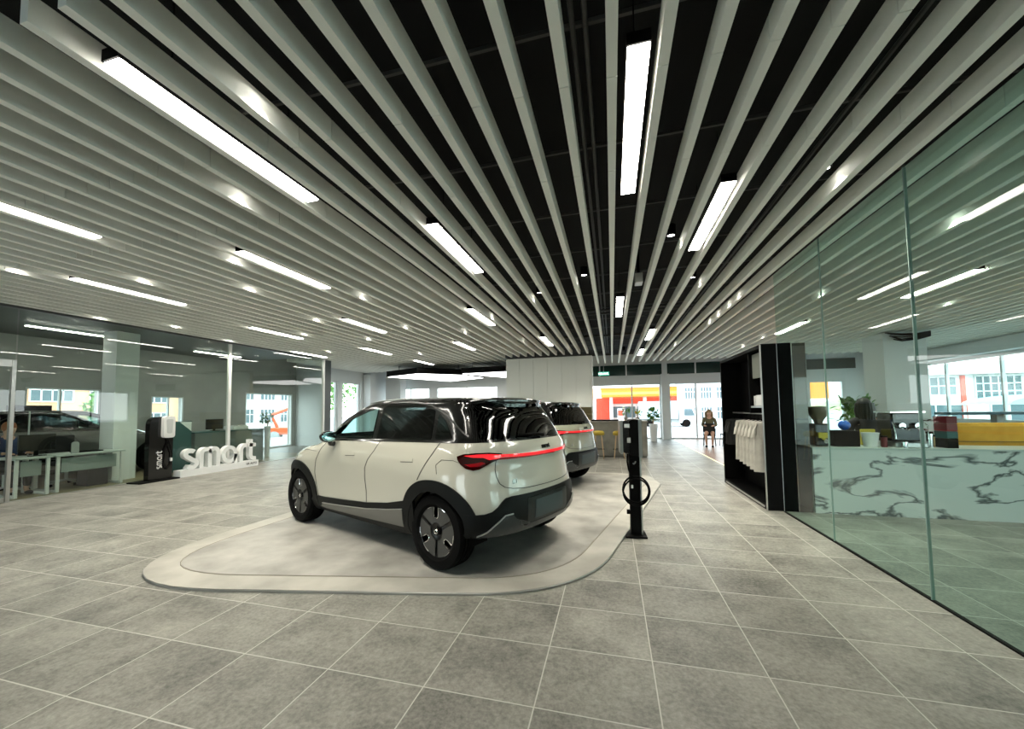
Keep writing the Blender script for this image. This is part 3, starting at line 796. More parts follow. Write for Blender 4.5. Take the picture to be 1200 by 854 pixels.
# dark service layer above the slats: beams and conduits
bm = bmesh.new()
for i, y in enumerate([1.2+1.22*k for k in range(15)]):
    z = 4.02; box(bm, -12.4, XR, y-.012, y+.012, z, z+.03)
o = obj('ceiling_rail', bm, M['duct']); o['kind'] = 'structure'
bm = bmesh.new()
for x in (-.18, -.10, 1.9, 4.3, -4.4): cyl(bm, (x, .5, 3.92), (x, 17, 3.92), .018, n=6)
for y in (9.3, 9.6, 12.6): cyl(bm, (-3, y, 3.85), (5, y, 3.85), .03, n=6)
o = obj('conduit', bm, M['duct']); o['kind'] = 'structure'

# ---- slats: one object per run
PITCH = .283
lightx = {}
def slat_mesh(y0, y1, joints, name):
    bm = bmesh.new(); ys = [y0]+joints+[y1]
    for a, b in zip(ys, ys[1:]): box(bm, -.03, .03, a+.003, b-.003, ZC, ZC+.15)
    me = bpy.data.meshes.new(name); bmesh.ops.recalc_face_normals(bm, faces=bm.faces[:]); bm.to_mesh(me); bm.free(); me.materials.append(M['slat']); return me
mA = slat_mesh(1.14, 17.2, [2.25, 3.18, 7.1, 11.0, 14.9], 'ceiling_baffle')
mC = slat_mesh(12.1, 17.2, [14.9], 'ceiling_baffle')
mD = slat_mesh(1.14, 13.98, [2.25, 3.18, 7.1, 11.0], 'ceiling_baffle')
for k in range(-44, 40):
    x = .05+k*PITCH
    me = mC if x < -10.3 else (mD if -3.95 < x < -.6 else mA)
    if x < -12.4: continue
    o = bpy.data.objects.new('ceiling_baffle', me); COL.objects.link(o); o.location = (x, 0, 0)
    o['kind'] = 'thing'
    if me is mC: tag(o, 'grey white ceiling slat of the short runs beyond the office glass at far left', 'ceiling slat', 'ceiling slats beyond the office')
    elif x > 2.4: tag(o, 'grey white ceiling slat seen through the clear right hand glass wall', 'ceiling slat', 'ceiling slats behind the right glass')
    elif me is mD: tag(o, 'grey white ceiling slat ending against the tall grey cabinets', 'ceiling slat', 'ceiling slats ending at the cabinets')
    elif x > -.6: tag(o, 'long grey white ceiling slat running above the walkway to the street windows', 'ceiling slat', 'ceiling slats above the walkway')
    else: tag(o, 'long grey white ceiling slat above the cars and left floor', 'ceiling slat', 'ceiling slats over the left half')

def gapx(x):   # centre of the gap nearest to x
    k = round((x-.05)/PITCH-.5); return .05+(k+.5)*PITCH
LIN = [
 (-2.64, 1.40, 'long bright linear light in the upper left foreground'),
 (.19, 2.08, 'vertical linear light at the top centre of the ceiling'),
 (1.04, 3.63, 'linear light right of the top centre one'),
 (-1.79, 3.61, 'linear light above the white car, left of the ceiling centre'),
 (-4.34, 3.59, 'linear light over the platform left end, third from the left edge'),
 (-5.47, 1.38, 'linear light cut by the left picture edge'),
 (-7.45, 3.65, 'linear light in front of the left glass wall, below the one at the edge'),
 (-8.02, 6.96, 'small linear light above the white letter sign'),
 (-10.0, 10.2, 'farthest linear light beside the end of the office glass'),
 (-5.47, 6.93, 'linear light over the front of the white car'),
 (-2.64, 6.96, 'linear light over the roof of the white car'),
 (-4.34, 10.28, 'linear light second nearest to the tall grey cabinets'),
 (-1.79, 10.31, 'short linear light right before the tall grey cabinets'),
 (.19, 6.97, 'small linear light straight behind the top centre one'),
 (1.04, 10.2, 'nearer of two small linear lights over the walkway'),
 (1.04, 13.6, 'farther of two small linear lights over the walkway'),
 (-7.45, 10.33, 'linear light over the left windscreen side, before the glowing panels'),
 (4.30, 10.42, 'linear light above the black wardrobe behind the glass edge'),
 (5.15, 7.1, 'linear light seen through the right glass wall'),
 (-7.45, 13.6, 'linear light nearest to the glowing ceiling panel'),
]
for x, y, lab in LIN:
    x = gapx(x); r = empty('linear_light', (x, y, 3.492), 0, lab, 'ceiling light', 'linear ceiling lights')
    obj('housing', B((-.064, .064, 0, 1.5, .0, .07)), M['black'], r)
    obj('diffuser', B((-.060, .060, .01, 1.49, -.012, 0)), M['glow'], r)
    for yy in (.3, 1.2): obj('hanger_rod', B((-.004, .004, yy, yy+.008, .07, .657)), M['black'], r)

DL = [(-1.99, 1.9), (1.86, 3.92), (.74, 4.96), (-.35, 6.08), (-1.17, 6.79), (-3.11, 2.74), (1.27, 6.7), (-7.74, 3.29), (-6.66, 4.07), (-5.58, 4.82),
      (-4.57, 3.86), (-6.05, 6.9), (-7.52, 8.06), (-9.9, 5.4), (-9.45, 6.41), (-9.9, 8.13), (-4.12, 5.73), (-4.69, 8.14), (-3.58, 9.14), (-6.37, 9.13),
      (-6.31, 12.04), (-2.3, 7.86), (-2.41, 10.94), (-1.17, 12.6), (2.0, 13.09), (2.23, 7.7), (2.23, 8.3), (2.23, 9.08), (2.23, 9.85), (4.2, 14.2), (4.2, 12.46),
      (3.7, 5.2), (3.7, 8.0), (6.4, 6.2), (6.4, 9.5), (.46, 14.6), (-8.9, 10.6)]
spot = bpy.data.lights.new('downlight_beam', 'SPOT'); spot.energy = 95; spot.spot_size = R(95); spot.spot_blend = .6; spot.shadow_soft_size = .04; spot.color = (1, .94, .80)
pd = empty('downlight', (0, 0, 0)); 
bm = bmesh.new(); lathe(bm, [(.042, -.03), (.05, -.035), (.058, -.03), (.058, .10), (0, .10)], 20); obj('housing', bm, M['black'], pd, smooth=40)
bm = bmesh.new(); lathe(bm, [(0, -.018), (.043, -.02)], 20); obj('lens', bm, M['glow_spot'], pd)
first = True
for x, y in DL:
    o = pd if first else copy_tree(pd); first = False
    o.location = (gapx(x), y, 3.66)
    if x > 2.4: tag(o, 'small round downlight between slats, seen through the right glass wall', 'downlight', 'downlights behind the right glass')
    elif x > 2.1: tag(o, 'small round downlight of the row over the black wardrobe', 'downlight', 'downlights over the wardrobe')
    elif x > -.6: tag(o, 'small round downlight in the dark gap over the walkway', 'downlight', 'downlights over the walkway')
    else: tag(o, 'small round downlight between the slats on the left half', 'downlight', 'downlights over the left half')
    l = bpy.data.objects.new('downlight_beam', spot); COL.objects.link(l); l.location = (gapx(x), y, 3.63)
sp_ = empty('ceiling_speaker', (gapx(.46), 6.5, 3.62), 0, 'small white box speaker hanging in the dark gap over the walkway', 'speaker')
obj('case', B((-.06, .06, -.10, .10, -.08, .08)), M['white_gloss'], sp_, bevel=.01); obj('bracket', B((-.02, .02, -.02, .02, .10, .5)), M['black'], sp_)

# ---- glowing ceiling panels with black rims
def glow_panel(pts, z, lab):
    r = empty('ceiling_light_panel', (pts[0][0], pts[0][1], z), 0, lab, 'ceiling light', 'glowing ceiling panels')
    q = [(x-pts[0][0], y-pts[0][1]) for x, y in pts]; cx = sum(a for a, b in q)/len(q); cy = sum(b for a, b in q)/len(q)
    ins = [(cx+(a-cx)*.97, cy+(b-cy)*.97) for a, b in q]
    bm = bmesh.new(); prism(bm, q, .02, .26); obj('rim', bm, M['black'], r)
    bm = bmesh.new(); prism(bm, ins, 0, .018); obj('diffuser', bm, M['glow_soft'], r)
    bm = bmesh.new()
    for a, b in ins: cyl(bm, (cx+(a-cx)*.8, cy+(b-cy)*.8, .26), (cx+(a-cx)*.8, cy+(b-cy)*.8, 1.15), .01, n=6)
    obj('cable', bm, M['black'], r)
glow_panel([(-9.6, 14.94), (-7.6, 14.0), (-6.15, 15.4), (-5.78, 17.1), (-8.1, 18.5)], 3.0, 'large glowing ceiling panel with black rim, left one, above the white car roof')
glow_panel([(-6.1, 15.0), (-4.0, 14.75), (-2.6, 14.9), (-3.2, 17.4), (-4.9, 17.5)], 3.02, 'glowing ceiling panel with black rim, right one, partly behind the grey cabinets')

# ---- glass walls
def pane(name, x, y0, y1, z1, mat, lab, grp):
    o = obj(name, B((x-.006, x+.006, y0+.005, y1-.005, 0.01, z1)), mat); tag(o, lab, 'glass wall', grp); return o
G = 'panes of the right glass wall'
pane('glass_partition', 2.37, -2.4, 1.3, 3.47, M['glass_green'], 'clear green tinted glass pane at the far right, nearest the camera', G)
pane('glass_partition', 2.37, 1.3, 3.77, 3.47, M['glass_green'], 'clear green tinted glass pane at the right edge, cut by the picture', G)
pane('glass_partition', 2.37, 3.77, 5.13, 3.47, M['glass_green'], 'clear glass pane between the two visible joints on the right', G)
pane('glass_partition', 2.37, 5.13, 6.40, 3.47, M['glass_green'], 'clear glass pane next to the black wardrobe', G)
tag(obj('glass_joint', B((2.358, 2.382, 3.767, 3.773, .01, 3.47)), M['glass_edge']), 'dark silicone joint line of the right glass, nearer one', 'joint')
tag(obj('glass_joint', B((2.362, 2.378, 5.127, 5.133, .01, 3.47)), M['glass_edge']), 'thin joint line of the right glass, close to the wardrobe', 'joint')
struct('trim_7', B((2.355, 2.385, -2.4, 6.40, 0, .012)), M['black'])
G = 'panes of the left glass wall'
GX = -10.35
pane('glass_partition', GX, -1.0, 3.0, 3.45, M['glass_left'], 'dark reflecting glass pane left of the glass door, outside the frame edge', G)
pane('glass_partition', GX, 4.40, 8.33, 3.45, M['glass_left'], 'wide dark glass pane in front of the office desks', G)
pane('glass_partition', GX, 8.40, 11.95, 3.45, M['glass_left'], 'dark glass pane behind the white letter sign', G)
tag(obj('glass_post', B((GX-.04, GX+.04, 8.33, 8.40, 0, 3.45)), M['white_gloss']), 'slim white post between the dark glass panes', 'post')
r = empty('end_post', (GX, 12.0, 0), 0, 'dark steel post with white edge ending the left glass wall', 'post')
obj('profile', B((-.05, .05, 0, .32, 0, 3.45)), M['dark_post'] if 'dark_post' in M else P('dark_post', (.05, .06, .06), .4), r)
obj('edge_strip', B((-.055, .055, -.05, 0, 0, 3.45)), M['white_gloss'], r)
struct('trim_8', B((GX-.02, GX+.02, -1, 11.95, 0, .02)), M['steel'])
# office door leaf
r = empty('glass_door', (GX, 3.0, 0), 0, 'frameless glass office door at the left picture edge with steel fittings', 'door')
obj('door_leaf', B((-.006, .006, .03, 1.33, .02, 2.45)), M['glass_left'], r)
obj('top_fitting', B((-.02, .02, 1.15, 1.38, 2.40, 2.52)), M['steel'], r); obj('floor_fitting', B((-.02, .02, 1.15, 1.33, 0, .09)), M['steel'], r)
obj('door_rail', B((-.03, .03, 1.34, 1.39, .0, 2.52)), M['steel'], r)
obj('sticker', B((.007, .009, .55, 1.1, 2.08, 2.2)), M['white_gloss'], r)
h = bmesh.new(); cyl(h, (.06, 1.2, .8), (.06, 1.2, 1.5), .016); cyl(h, (0, 1.2, .9), (.06, 1.2, .9), .01); cyl(h, (0, 1.2, 1.4), (.06, 1.2, 1.4), .01); obj('door_handle', h, M['steel'], r)
tag(obj("glass_partition", B((GX-.006, GX+.006, 3.0, 4.38, 2.53, 3.45)), M["glass_left"]), "glass strip above the office door at the left edge", "glass wall", G)

for i, (x, y, lab) in enumerate([(-12.4, 1.6, 'added linear light inside the office, out beyond the left edge'), (-12.0, 5.2, 'added linear light on the office ceiling above the dark grey car'), (-12.4, 8.9, 'added linear light on the office ceiling above the reception desk')]):
    r = empty('linear_light', (x, y, 3.44), 0, lab, 'ceiling light', 'linear lights added in the office')  # extra ceiling lamps added to brighten the dark office
    obj('housing', B((-.058, .058, 0, 1.5, .0, .06)), M['white'], r); obj('diffuser', B((-.054, .054, .01, 1.49, -.012, 0)), M['glow'], r)
# ------------------------------------------------------------------ display platform (low stone plate with inlaid line)
def rounded_r(pts, rs, n=12):
    out = []; N_ = len(pts)
    for i in range(N_):
        p = Vector(pts[i]); a = Vector(pts[i-1]); b = Vector(pts[(i+1) % N_]); u = (a-p).normalized(); v = (b-p).normalized(); rr = rs[i]
        p0 = p+u*rr; p1 = p+v*rr
        for k in range(n+1):
            t = k/n; out.append(tuple(p0*(1-t)**2+p*2*t*(1-t)+p1*t*t))
    return out
def inset(pts, d):
    out = []; N_ = len(pts)
    for i in range(N_):
        a = Vector(pts[i-1]); b = Vector(pts[(i+1) % N_]); t = (b-a).normalized(); n = Vector((-t.y, t.x)); out.append(tuple(Vector(pts[i])+n*d))
    return out
PL = [(-4.86, 2.31), (-.26, 3.22), (.88, 8.08), (.74, 9.16), (-4.5, 9.7), (-4.72, 5.0)]
outl = rounded_r([PL[0], PL[1], PL[2], PL[3], PL[4], PL[5]], [1.60, .95, .06, .40, .9, .5])
outl = [p for i, p in enumerate(outl) if i == 0 or (Vector(p)-Vector(outl[i-1])).length > 1e-4]
r = empty('display_platform', (0, 0, 0), 0, 'low pale stone display platform with rounded corners under the two cars', 'platform')
o = empty('x'); bpy.data.objects.remove(o)
ins = inset(outl, .27); ins2 = inset(outl, .279)
bm = bmesh.new(); prism(bm, outl, .0, .026); obj('rim_slab', bm, M['platform_edge'], r)
bm = bmesh.new(); prism(bm, ins2, .0262, .0295); obj('top_slab', bm, M['platform'], r)
bm = bmesh.new(); tube(bm, [(x, y, .0265) for x, y in ins], .0045, 6, True); obj('inlaid_line', bm, P('inlay_line', (.22, .20, .16), .6), r)
bm = bmesh.new(); tube(bm, [(x, y, .018) for x, y in outl], .006, 6, True); obj('edge_trim', bm, M['steel'], r)

# ------------------------------------------------------------------ charging pedestal
r = empty('charging_pedestal', (.225, 4.90, 0), R(4), 'black free standing charging pedestal with coiled cable beside the platform', 'charger')
obj('base_plate', B((-.115, .13, -.13, .13, 0, .022)), M['black'], r, bevel=.004)
obj('post', B((-.045, .075, -.05, .05, .022, 1.22)), M['black'], r, bevel=.006)
obj('side_trim', B((.076, .092, -.052, .052, .022, 1.20)), M['steel'], r, bevel=.004)
def rr2(x0, x1, z0, z1, rad): return rounded_r([(x0, z0), (x1, z0), (x1, z1), (x0, z1)], [rad]*4, 5)
RX = Matrix.Rotation(R(90), 4, 'X')
bm = bmesh.new(); prism(bm, rr2(-.045, .092, .95, 1.385, .045), -.16, .12, RX); hb = obj('charger_housing', bm, M['black'], r, smooth=30, bevel=.006)
bm = bmesh.new(); prism(bm, rr2(.062, .100, .94, 1.390, .018), -.165, .125, RX); obj('silver_band', bm, M['steel'], r, smooth=30)
bm = bmesh.new(); prism(bm, rr2(-.115, -.05, .985, 1.375, .03), -.13, .10, RX); wb = obj('wall_box', bm, M['black_gloss'], r, smooth=30, bevel=.012)
bm = bmesh.new(); prism(bm, rr2(-.150, -.116, .975, 1.372, .016), -.14, .11, RX); obj('wall_box_cover', bm, M['steel'], wb, smooth=30, bevel=.01)
obj('screen', B((-.10, -.04, -.135, -.13, 1.29, 1.335)), M['white_gloss'], wb)
obj('sticker', B((-.075, -.035, -.167, -.161, 1.115, 1.175)), P('label_grey', (.45, .45, .43), .6), hb)
obj('post_label', B((-.030, -.008, -.053, -.0505, .565, .605)), M['white_gloss'], r)
bm = bmesh.new(); pts = []
for i in range(100):
    t = i/99; a = t*2*pi*3.2+pi/2; rad = .155+.02*sin(t*9)
    pts.append((.02+rad*cos(a)*.95+.012*sin(a*.6), -.075-.010*t+.028*sin(a*.33), .545+rad*sin(a)*1.0-.015*(t-.5)))
pts = [(-.06, -.03, .97), (-.068, -.05, .88), (-.055, -.065, .78), (-.02, -.072, .715)]+pts
tube(bm, pts, .0095, 8); obj('cable', bm, M['rubber'], r, smooth=60)
bm = bmesh.new(); tube(bm, [(0, -.05, .86), (0, -.10, .86), (.012, -.12, .875), (.018, -.125, .895)], .008, 8); obj('cable_hook', bm, M['steel'], r, smooth=60)
bm = bmesh.new(); cyl(bm, (-.045, -.02, .28), (-.085, -.02, .28), .028, n=16); obj('socket', bm, M['black'], r, smooth=40)

# ------------------------------------------------------------------ letter sign on its plinth
r = empty('letter_sign', (-9.93, 6.9, 0), 0, 'white three dimensional letter sign on a long white plinth before the left glass', 'sign')
obj('plinth', B((-.22, 0, -.02, 2.06, 0, .17)), M['sign_white'], r, bevel=.004)
def ribbon(bm, paths, wdt, x0, x1):
    """strokes drawn in (y, z), given depth along x"""
    for pts, closed in paths:
        n = len(pts); L_ = []; R_ = []
        for i in range(n):
            a = Vector(pts[(i-1) % n] if (closed or i) else pts[i]); b = Vector(pts[(i+1) % n] if (closed or i < n-1) else pts[i]); t = (b-a).normalized(); nn = Vector((-t.y, t.x)); p = Vector(pts[i])
            L_.append(p+nn*wdt/2); R_.append(p-nn*wdt/2)
        V = [[bm.verts.new((x, q.x, q.y)) for q in S_] for S_ in (L_, R_) for x in (x0, x1)]
        l0, l1, r0, r1 = V
        m = n if closed else n-1
        for i in range(m):
            j = (i+1) % n
            for a, b in ((l0, l1), (l1, r1), (r1, r0), (r0, l0)): bm.faces.new([a[i], a[j], b[j], b[i]])
        if not closed:
            bm.faces.new([l0[0], l1[0], r1[0], r0[0]]); bm.faces.new([l0[-1], l1[-1], r1[-1], r0[-1]])
def arc(cx, cy, r, a0, a1, n=14, sy=1): return [(cx+r*cos(R(a0+(a1-a0)*i/n)), cy+r*sy*sin(R(a0+(a1-a0)*i/n))) for i in range(n+1)]
def letters(parent, mat, sc, Mx, dep):
    w = .10; h = .5    # x height .5
    G_ = {}
    G_['s'] = ([(arc(.20, .365, .105, 35, 180, 10, .8)+arc(.20, .365, .105, 180, 250, 5, .8)[1:]+arc(.235, .130, .115, 75, 0, 8, .75)+arc(.235, .130, .115, 0, -140, 12, .75)[1:], False)], .415)
    G_['m'] = ([([(.05, 0), (.05, .34)]+arc(.155, .34, .105, 180, 0, 10, 1.05)+[(.26, 0)], False), ([(.26, .34)]+arc(.365, .34, .105, 180, 0, 10, 1.05)+[(.47, 0)], False)], .56)
    G_['a'] = ([(arc(.22, .245, .165, 0, 345, 26, 1.13), True), ([(.385, 0), (.385, .24)], False)], .49)
    G_['r'] = ([([(.06, 0), (.06, .30)]+arc(.185, .31, .125, 180, 100, 8, 1.1)+[(.22, .447)], False)], .26)
    G_['t'] = ([([(.09, .60), (.09, .18)]+arc(.195, .17, .105, 180, 270, 8, 1.1)+[(.25, .055)], False), ([(.0, .44), (.24, .44)], False)], .3)
    y = 0
    for ch in 'smart':
        paths, adv = G_[ch]; bm = bmesh.new(); ribbon(bm, [([(a+y, b) for a, b in p], c) for p, c in paths], w, -dep, 0)
        bmesh.ops.transform(bm, matrix=Mx @ Matrix.Scale(sc, 4), verts=bm.verts[:])
        obj('letter', bm, mat, parent, smooth=30); y += adv
letters(r, M['sign_white'], 1.0, Matrix.Translation((-.02, .02, .17)), .13)
text('plinth_lettering', 'GR AUTO', .075, M['dark_cloth'], r, Matrix(((0, 0, 1, .002), (1, 0, 0, 1.68), (0, 1, 0, .07), (0, 0, 0, 1))), .001, .002)

# ------------------------------------------------------------------ charging kiosk
r = empty('charging_kiosk', (-10.12, 6.55, 0), 0, 'black charging kiosk with white wall charger and vertical lettering left of the letter sign', 'charger')
obj('base_plate', B((-.20, .20, -.48, .33, 0, .03)), M['black'], r, bevel=.006)
YZ = Matrix(((0, 0, 1, 0), (1, 0, 0, 0), (0, 1, 0, 0), (0, 0, 0, 1)))
bm = bmesh.new(); prism(bm, rounded_r([(-.24, .03), (.24, .03), (.24, 1.46), (-.24, 1.46)], [.01, .01, .20, .20], 8), -.07, .07, YZ); obj('body', bm, M['black_gloss'], r, smooth=30)
bm = bmesh.new(); prism(bm, rounded_r([(-.02, .97), (.22, .97), (.22, 1.47), (-.02, 1.47)], [.07]*4, 6), .071, .16, YZ); wb = obj('wall_charger', bm, M['white_gloss'], r, smooth=30, bevel=.015)
bm = bmesh.new(); prism(bm, rounded_r([(.05, 1.07), (.15, 1.07), (.17, 1.40), (.03, 1.40)], [.04]*4, 6), .161, .172, YZ); obj('charger_face', bm, P('face_grey', (.55, .57, .56), .3), wb, smooth=30)
bm = bmesh.new(); tube(bm, [(.10, .1, 1.0), (.12, .12, .85), (.11, .20, .6), (.10, .19, .35), (.10, .10, .25), (.10, .03, .4), (.10, .05, .7), (.10, .12, .9)], .013, 8); obj('cable', bm, M['rubber'], r, smooth=60)
obj('plug', B((.08, .12, .17, .21, .42, .50)), M['white_gloss'], r, bevel=.008)
letters(r, M['white_gloss'], .21, Matrix.Translation((.076, .02, .26)) @ Matrix.Rotation(R(90), 4, 'X'), .02)

# ------------------------------------------------------------------ black wardrobe with T-shirts
r = empty('display_wardrobe', (2.17, 6.44, 0), 0, 'tall black open wardrobe for shirts standing at the end of the right glass wall', 'wardrobe')
H_ = 2.45
obj('side_panel', B((0, .205, 0, .05, 0, H_)), M['black'], r); obj('side_panel', B((.212, .39, 0, .05, 0, H_)), M['black'], r)
obj('panel_trim', B((-.003, .0, -.003, .055, 0, H_)), M['steel'], r); obj('panel_trim', B((.2055, .2115, -.001, .05, 0, H_)), M['steel'], r)
obj('side_panel', B((0, .39, 2.18, 2.23, 0, H_)), M['black'], r)
obj('back_panel', B((.36, .39, .05, 2.18, 0, H_)), M['black'], r); obj('top_panel', B((0, .36, .05, 2.18, H_-.05, H_)), M['black'], r)
obj('bottom_shelf', B((0, .36, .05, 2.18, 0, .08)), M['black'], r); obj('shelf', B((.03, .36, .05, .62, 1.50, 1.53)), M['steel'], r)
obj('divider', B((.02, .36, .62, .64, 1.41, H_-.05)), M['black'], r)
obj('vent_grille', B((-.012, -.002, .1, 2.1, .02, .05)), M['steel'], r)
bm = bmesh.new(); cyl(bm, (.195, .05, 1.40), (.195, 2.18, 1.40), .012, n=10); obj('hanging_rail', bm, M['steel'], r)
tag(obj('display_board', B((2.24, 2.27, 6.52, 7.05, 1.97, 2.36)), P('grey_board', (.13, .14, .12), .6), bevel=.004), 'grey board leaning high inside the black wardrobe', 'panel')
tag(obj('paper_box', B((2.24, 2.40, 6.70, 6.95, 1.532, 1.70)), M['white_gloss'], bevel=.004), 'small white box on the shelf of the black wardrobe', 'box')
bb = B((2.24, 2.38, 6.99, 7.04, 1.532, 1.69)); tag(obj('paper_box', bb, M['white_gloss'], bevel=.003), 'thin white carton beside the small white box in the wardrobe', 'box')
def tee(y, mat, lab, length=.74, grp='white shirts on the wardrobe rail', z=1.285):
    r = empty('t_shirt', (2.365, y, z), 0, lab, 't-shirt', grp)
    bm = bmesh.new(); rings = []
    prof = [(0, .07, .010), (.015, .20, .028), (.06, .22, .035), (.16, .225, .045), (.3, .225, .05), (.5, .23, .052), (length, .24, .055)]
    for dz, hw, th in prof:
        ring = []
        for i in range(28):
            a = 2*pi*i/28; wob = 1+.18*sin(a*5+y*9)*min(dz*3, 1)
            ring.append(bm.verts.new((hw*.86*cos(a), th*sin(a)*wob, -dz)))
        rings.append(ring)
    for a, b in zip(rings, rings[1:]):
        for i in range(28): bm.faces.new([a[i], a[(i+1) % 28], b[(i+1) % 28], b[i]])
    bm.faces.new(rings[0]); obj('shirt_body', bm, mat, r, smooth=60)
    for s in (-1, 1):
        bm = bmesh.new(); rr_ = []
        for t, x, z, w in ((0, .14, -.045, .045), (.5, .17, -.13, .070), (1, .185, -.24, .08)):
            rr_.append([bm.verts.new((s*x+w*.5*cos(2*pi*i/16), .035*sin(2*pi*i/16)*1.1, z+w*.35*cos(2*pi*i/16)*(1 if s < 0 else -1))) for i in range(16)])
        for a, b in zip(rr_, rr_[1:]):
            for i in range(16): bm.faces.new([a[i], a[(i+1) % 16], b[(i+1) % 16], b[i]])
        obj('sleeve', bm, mat, r, smooth=60)
    bm = bmesh.new(); tube(bm, [(-.15, 0, -.03), (0, 0, .03), (.15, 0, -.03)], .009, 6); tube(bm, [(0, 0, .03), (0, 0, .07), (.018, 0, .10), (0, 0, .128), (-.012, 0, .12)], .003, 6)
    obj('hanger', bm, M['black'], r, smooth=60)
for i, (y, lab) in enumerate([(6.93, 'cream t-shirt on the rail, nearest to the camera'), (7.10, 'cream t-shirt on the rail, second from the near end'), (7.27, 'cream t-shirt on the rail, third from the near end'), (7.44, 'cream t-shirt on the rail, fourth from the near end'), (7.62, 'cream t-shirt on the rail, second from the far end of the cream ones'), (7.84, 'cream t-shirt on the rail, farthest of the cream ones')]):
    tee(y, M['tee'], lab, [.80, .79, .76, .75, .73, .72][i])
tee(8.30, M['tee_black'], 'black t-shirt hanging near the far end of the wardrobe rail', .45, 'black shirts on the wardrobe rail')
tee(8.46, M['tee_black'], 'farthest black t-shirt on the wardrobe rail', .45, 'black shirts on the wardrobe rail')
tag(obj('smoked_screen', B((2.58, 2.74, 6.44, 6.46, 0, 2.44)), M['glass_smoke']), 'narrow smoked glass strip right of the black wardrobe', 'screen')

# ------------------------------------------------------------------ marble counter and what stands on it
r = empty('marble_counter', (2.76, 6.42, 0), 0, 'long counter faced in white marble with dark veins behind the right glass', 'counter')
obj('front', B((0, 5.2, 0, .03, 0, .90)), M['marble'], r); obj('carcass', B((0.01, 5.2, .031, .54, 0, .90)), M['white'], r)
obj('worktop', B((-.01, 5.2, -.01, .56, .901, .925)), P('pale_worktop', (.45, .5, .48), .3), r)
Z0 = .925
# coffee grinder
r = empty('coffee_grinder', (2.98, 6.72, Z0), 0, 'black coffee grinder with rounded smoky hopper on the marble counter', 'grinder')
obj('body', B((-.09, .09, -.1, .1, 0, .33)), M['black_gloss'], r, bevel=.02)
bm = bmesh.new(); lathe(bm, [(0, .33), (.05, .33), (.06, .37), (.11, .45), (.125, .52), (.12, .58), (0, .59)], 28); obj('hopper', bm, P('smoky_hopper', (.13, .11, .08), .2), r, smooth=50)
bm = bmesh.new(); cyl(bm, (0, -.10, .10), (0, -.2, .08), .03, n=16); obj('portafilter', bm, M['chrome'], r, smooth=40)
obj('yellow_tray', B((-.06, .06, -.13, -.101, .12, .2)), M['mustard'], r, bevel=.005)
bm = bmesh.new(); sphere(bm, (3.32, 6.75, Z0+.30), .075, (1, 1, .95), 28, 18); tag(obj('blue_ball', bm, M['blue'], smooth=60), 'glossy blue round ball shape on the black box behind the glass', 'ball')
tag(obj('black_box', B((3.12, 3.44, 6.62, 6.9, Z0, Z0+.226)), M['black'], bevel=.008), 'black box on the counter under the blue ball', 'box')
bm = bmesh.new(); lathe(bm, [(0, 0), (.075, 0), (.10, .19), (.105, .20), (.095, .20), (.07, .01)], 24); o = obj('white_bucket', bm, M['white_gloss'], smooth=40); o.location = (3.56, 6.62, Z0); tag(o, 'white tapered bucket on the counter before the dark haired person', 'bucket')
# coffee machine
r = empty('coffee_machine', (3.98, 6.74, Z0), 0, 'chrome and black espresso machine on the marble counter', 'coffee machine')
obj('body', B((-.18, .18, -.16, .16, .08, .48)), M['black_gloss'], r, bevel=.02); obj('drip_tray', B((-.18, .18, -.22, .16, 0, .07)), M['steel'], r, bevel=.01)
obj('top_tray', B((-.2, .2, -.18, .18, .481, .50)), M['chrome'], r)
for x in (-.09, .09):
    bm = bmesh.new(); cyl(bm, (x, -.16, .30), (x, -.22, .30), .04, n=16); cyl(bm, (x, -.22, .28), (x, -.34, .25), .013, n=8); obj('group_head', bm, M['chrome'], r, smooth=40)
    bm = bmesh.new(); tube(bm, [(x*2, -.17, .35), (x*2.1, -.22, .30), (x*2.0, -.23, .12)], .008, 8); obj('steam_wand', bm, M['chrome'], r, smooth=50)
r0 = None
for i, (x, y, h, m, lab) in enumerate([(3.70, 6.58, .16, 'red', 'dark red canister left of the espresso machine'), (3.76, 6.70, .12, 'black', 'short black canister beside the dark red canister'), (4.22, 6.58, .22, 'chrome', 'tall chrome milk jug right of the espresso machine'), (4.29, 6.66, .17, 'wood', 'small brown jar between the jug and the red boxes'), (3.87, 6.48, .10, 'chrome', 'low chrome jug in front of the espresso machine')]):
    r = empty('canister', (x, y, Z0), 0, lab, 'canister', 'canisters on the marble counter')
    bm = bmesh.new(); lathe(bm, [(0, 0), (.034, 0), (.036, h*.8), (.035, h*.86), (0, h*.86)], 20); obj('body', bm, M[m], r, smooth=40)
    bm = bmesh.new(); lathe(bm, [(0, h*.862), (.038, h*.862), (.038, h), (0, h)], 20); obj('lid', bm, M['black'], r, smooth=40)
for i, (z, m, lab) in enumerate([(0, 'black', 'black carton at the bottom of the stack by the orange sofa'), (.13, 'teal', 'dark teal carton, second from the bottom of the counter stack'), (.23, 'red', 'lower red carton in the counter stack'), (.33, 'red', 'upper red carton in the counter stack')]):
    h = .128 if i == 0 else .098
    tag(obj('carton', B((4.36, 4.48, 6.5, 6.72, Z0+z, Z0+z+h)), M[m], bevel=.006), lab, 'box', 'cartons stacked on the counter')
r = empty('orange_sofa', (5.65, 7.55, 0), 0, 'long orange upholstered sofa back seen over the marble counter', 'sofa')
obj('back_cushion', B((-.5, 1.2, -.02, .22, .55, 1.22)), M['orange_sofa'], r, bevel=.05); obj('back_cushion', B((1.21, 2.9, -.02, .22, .55, 1.22)), M['orange_sofa'], r, bevel=.05)
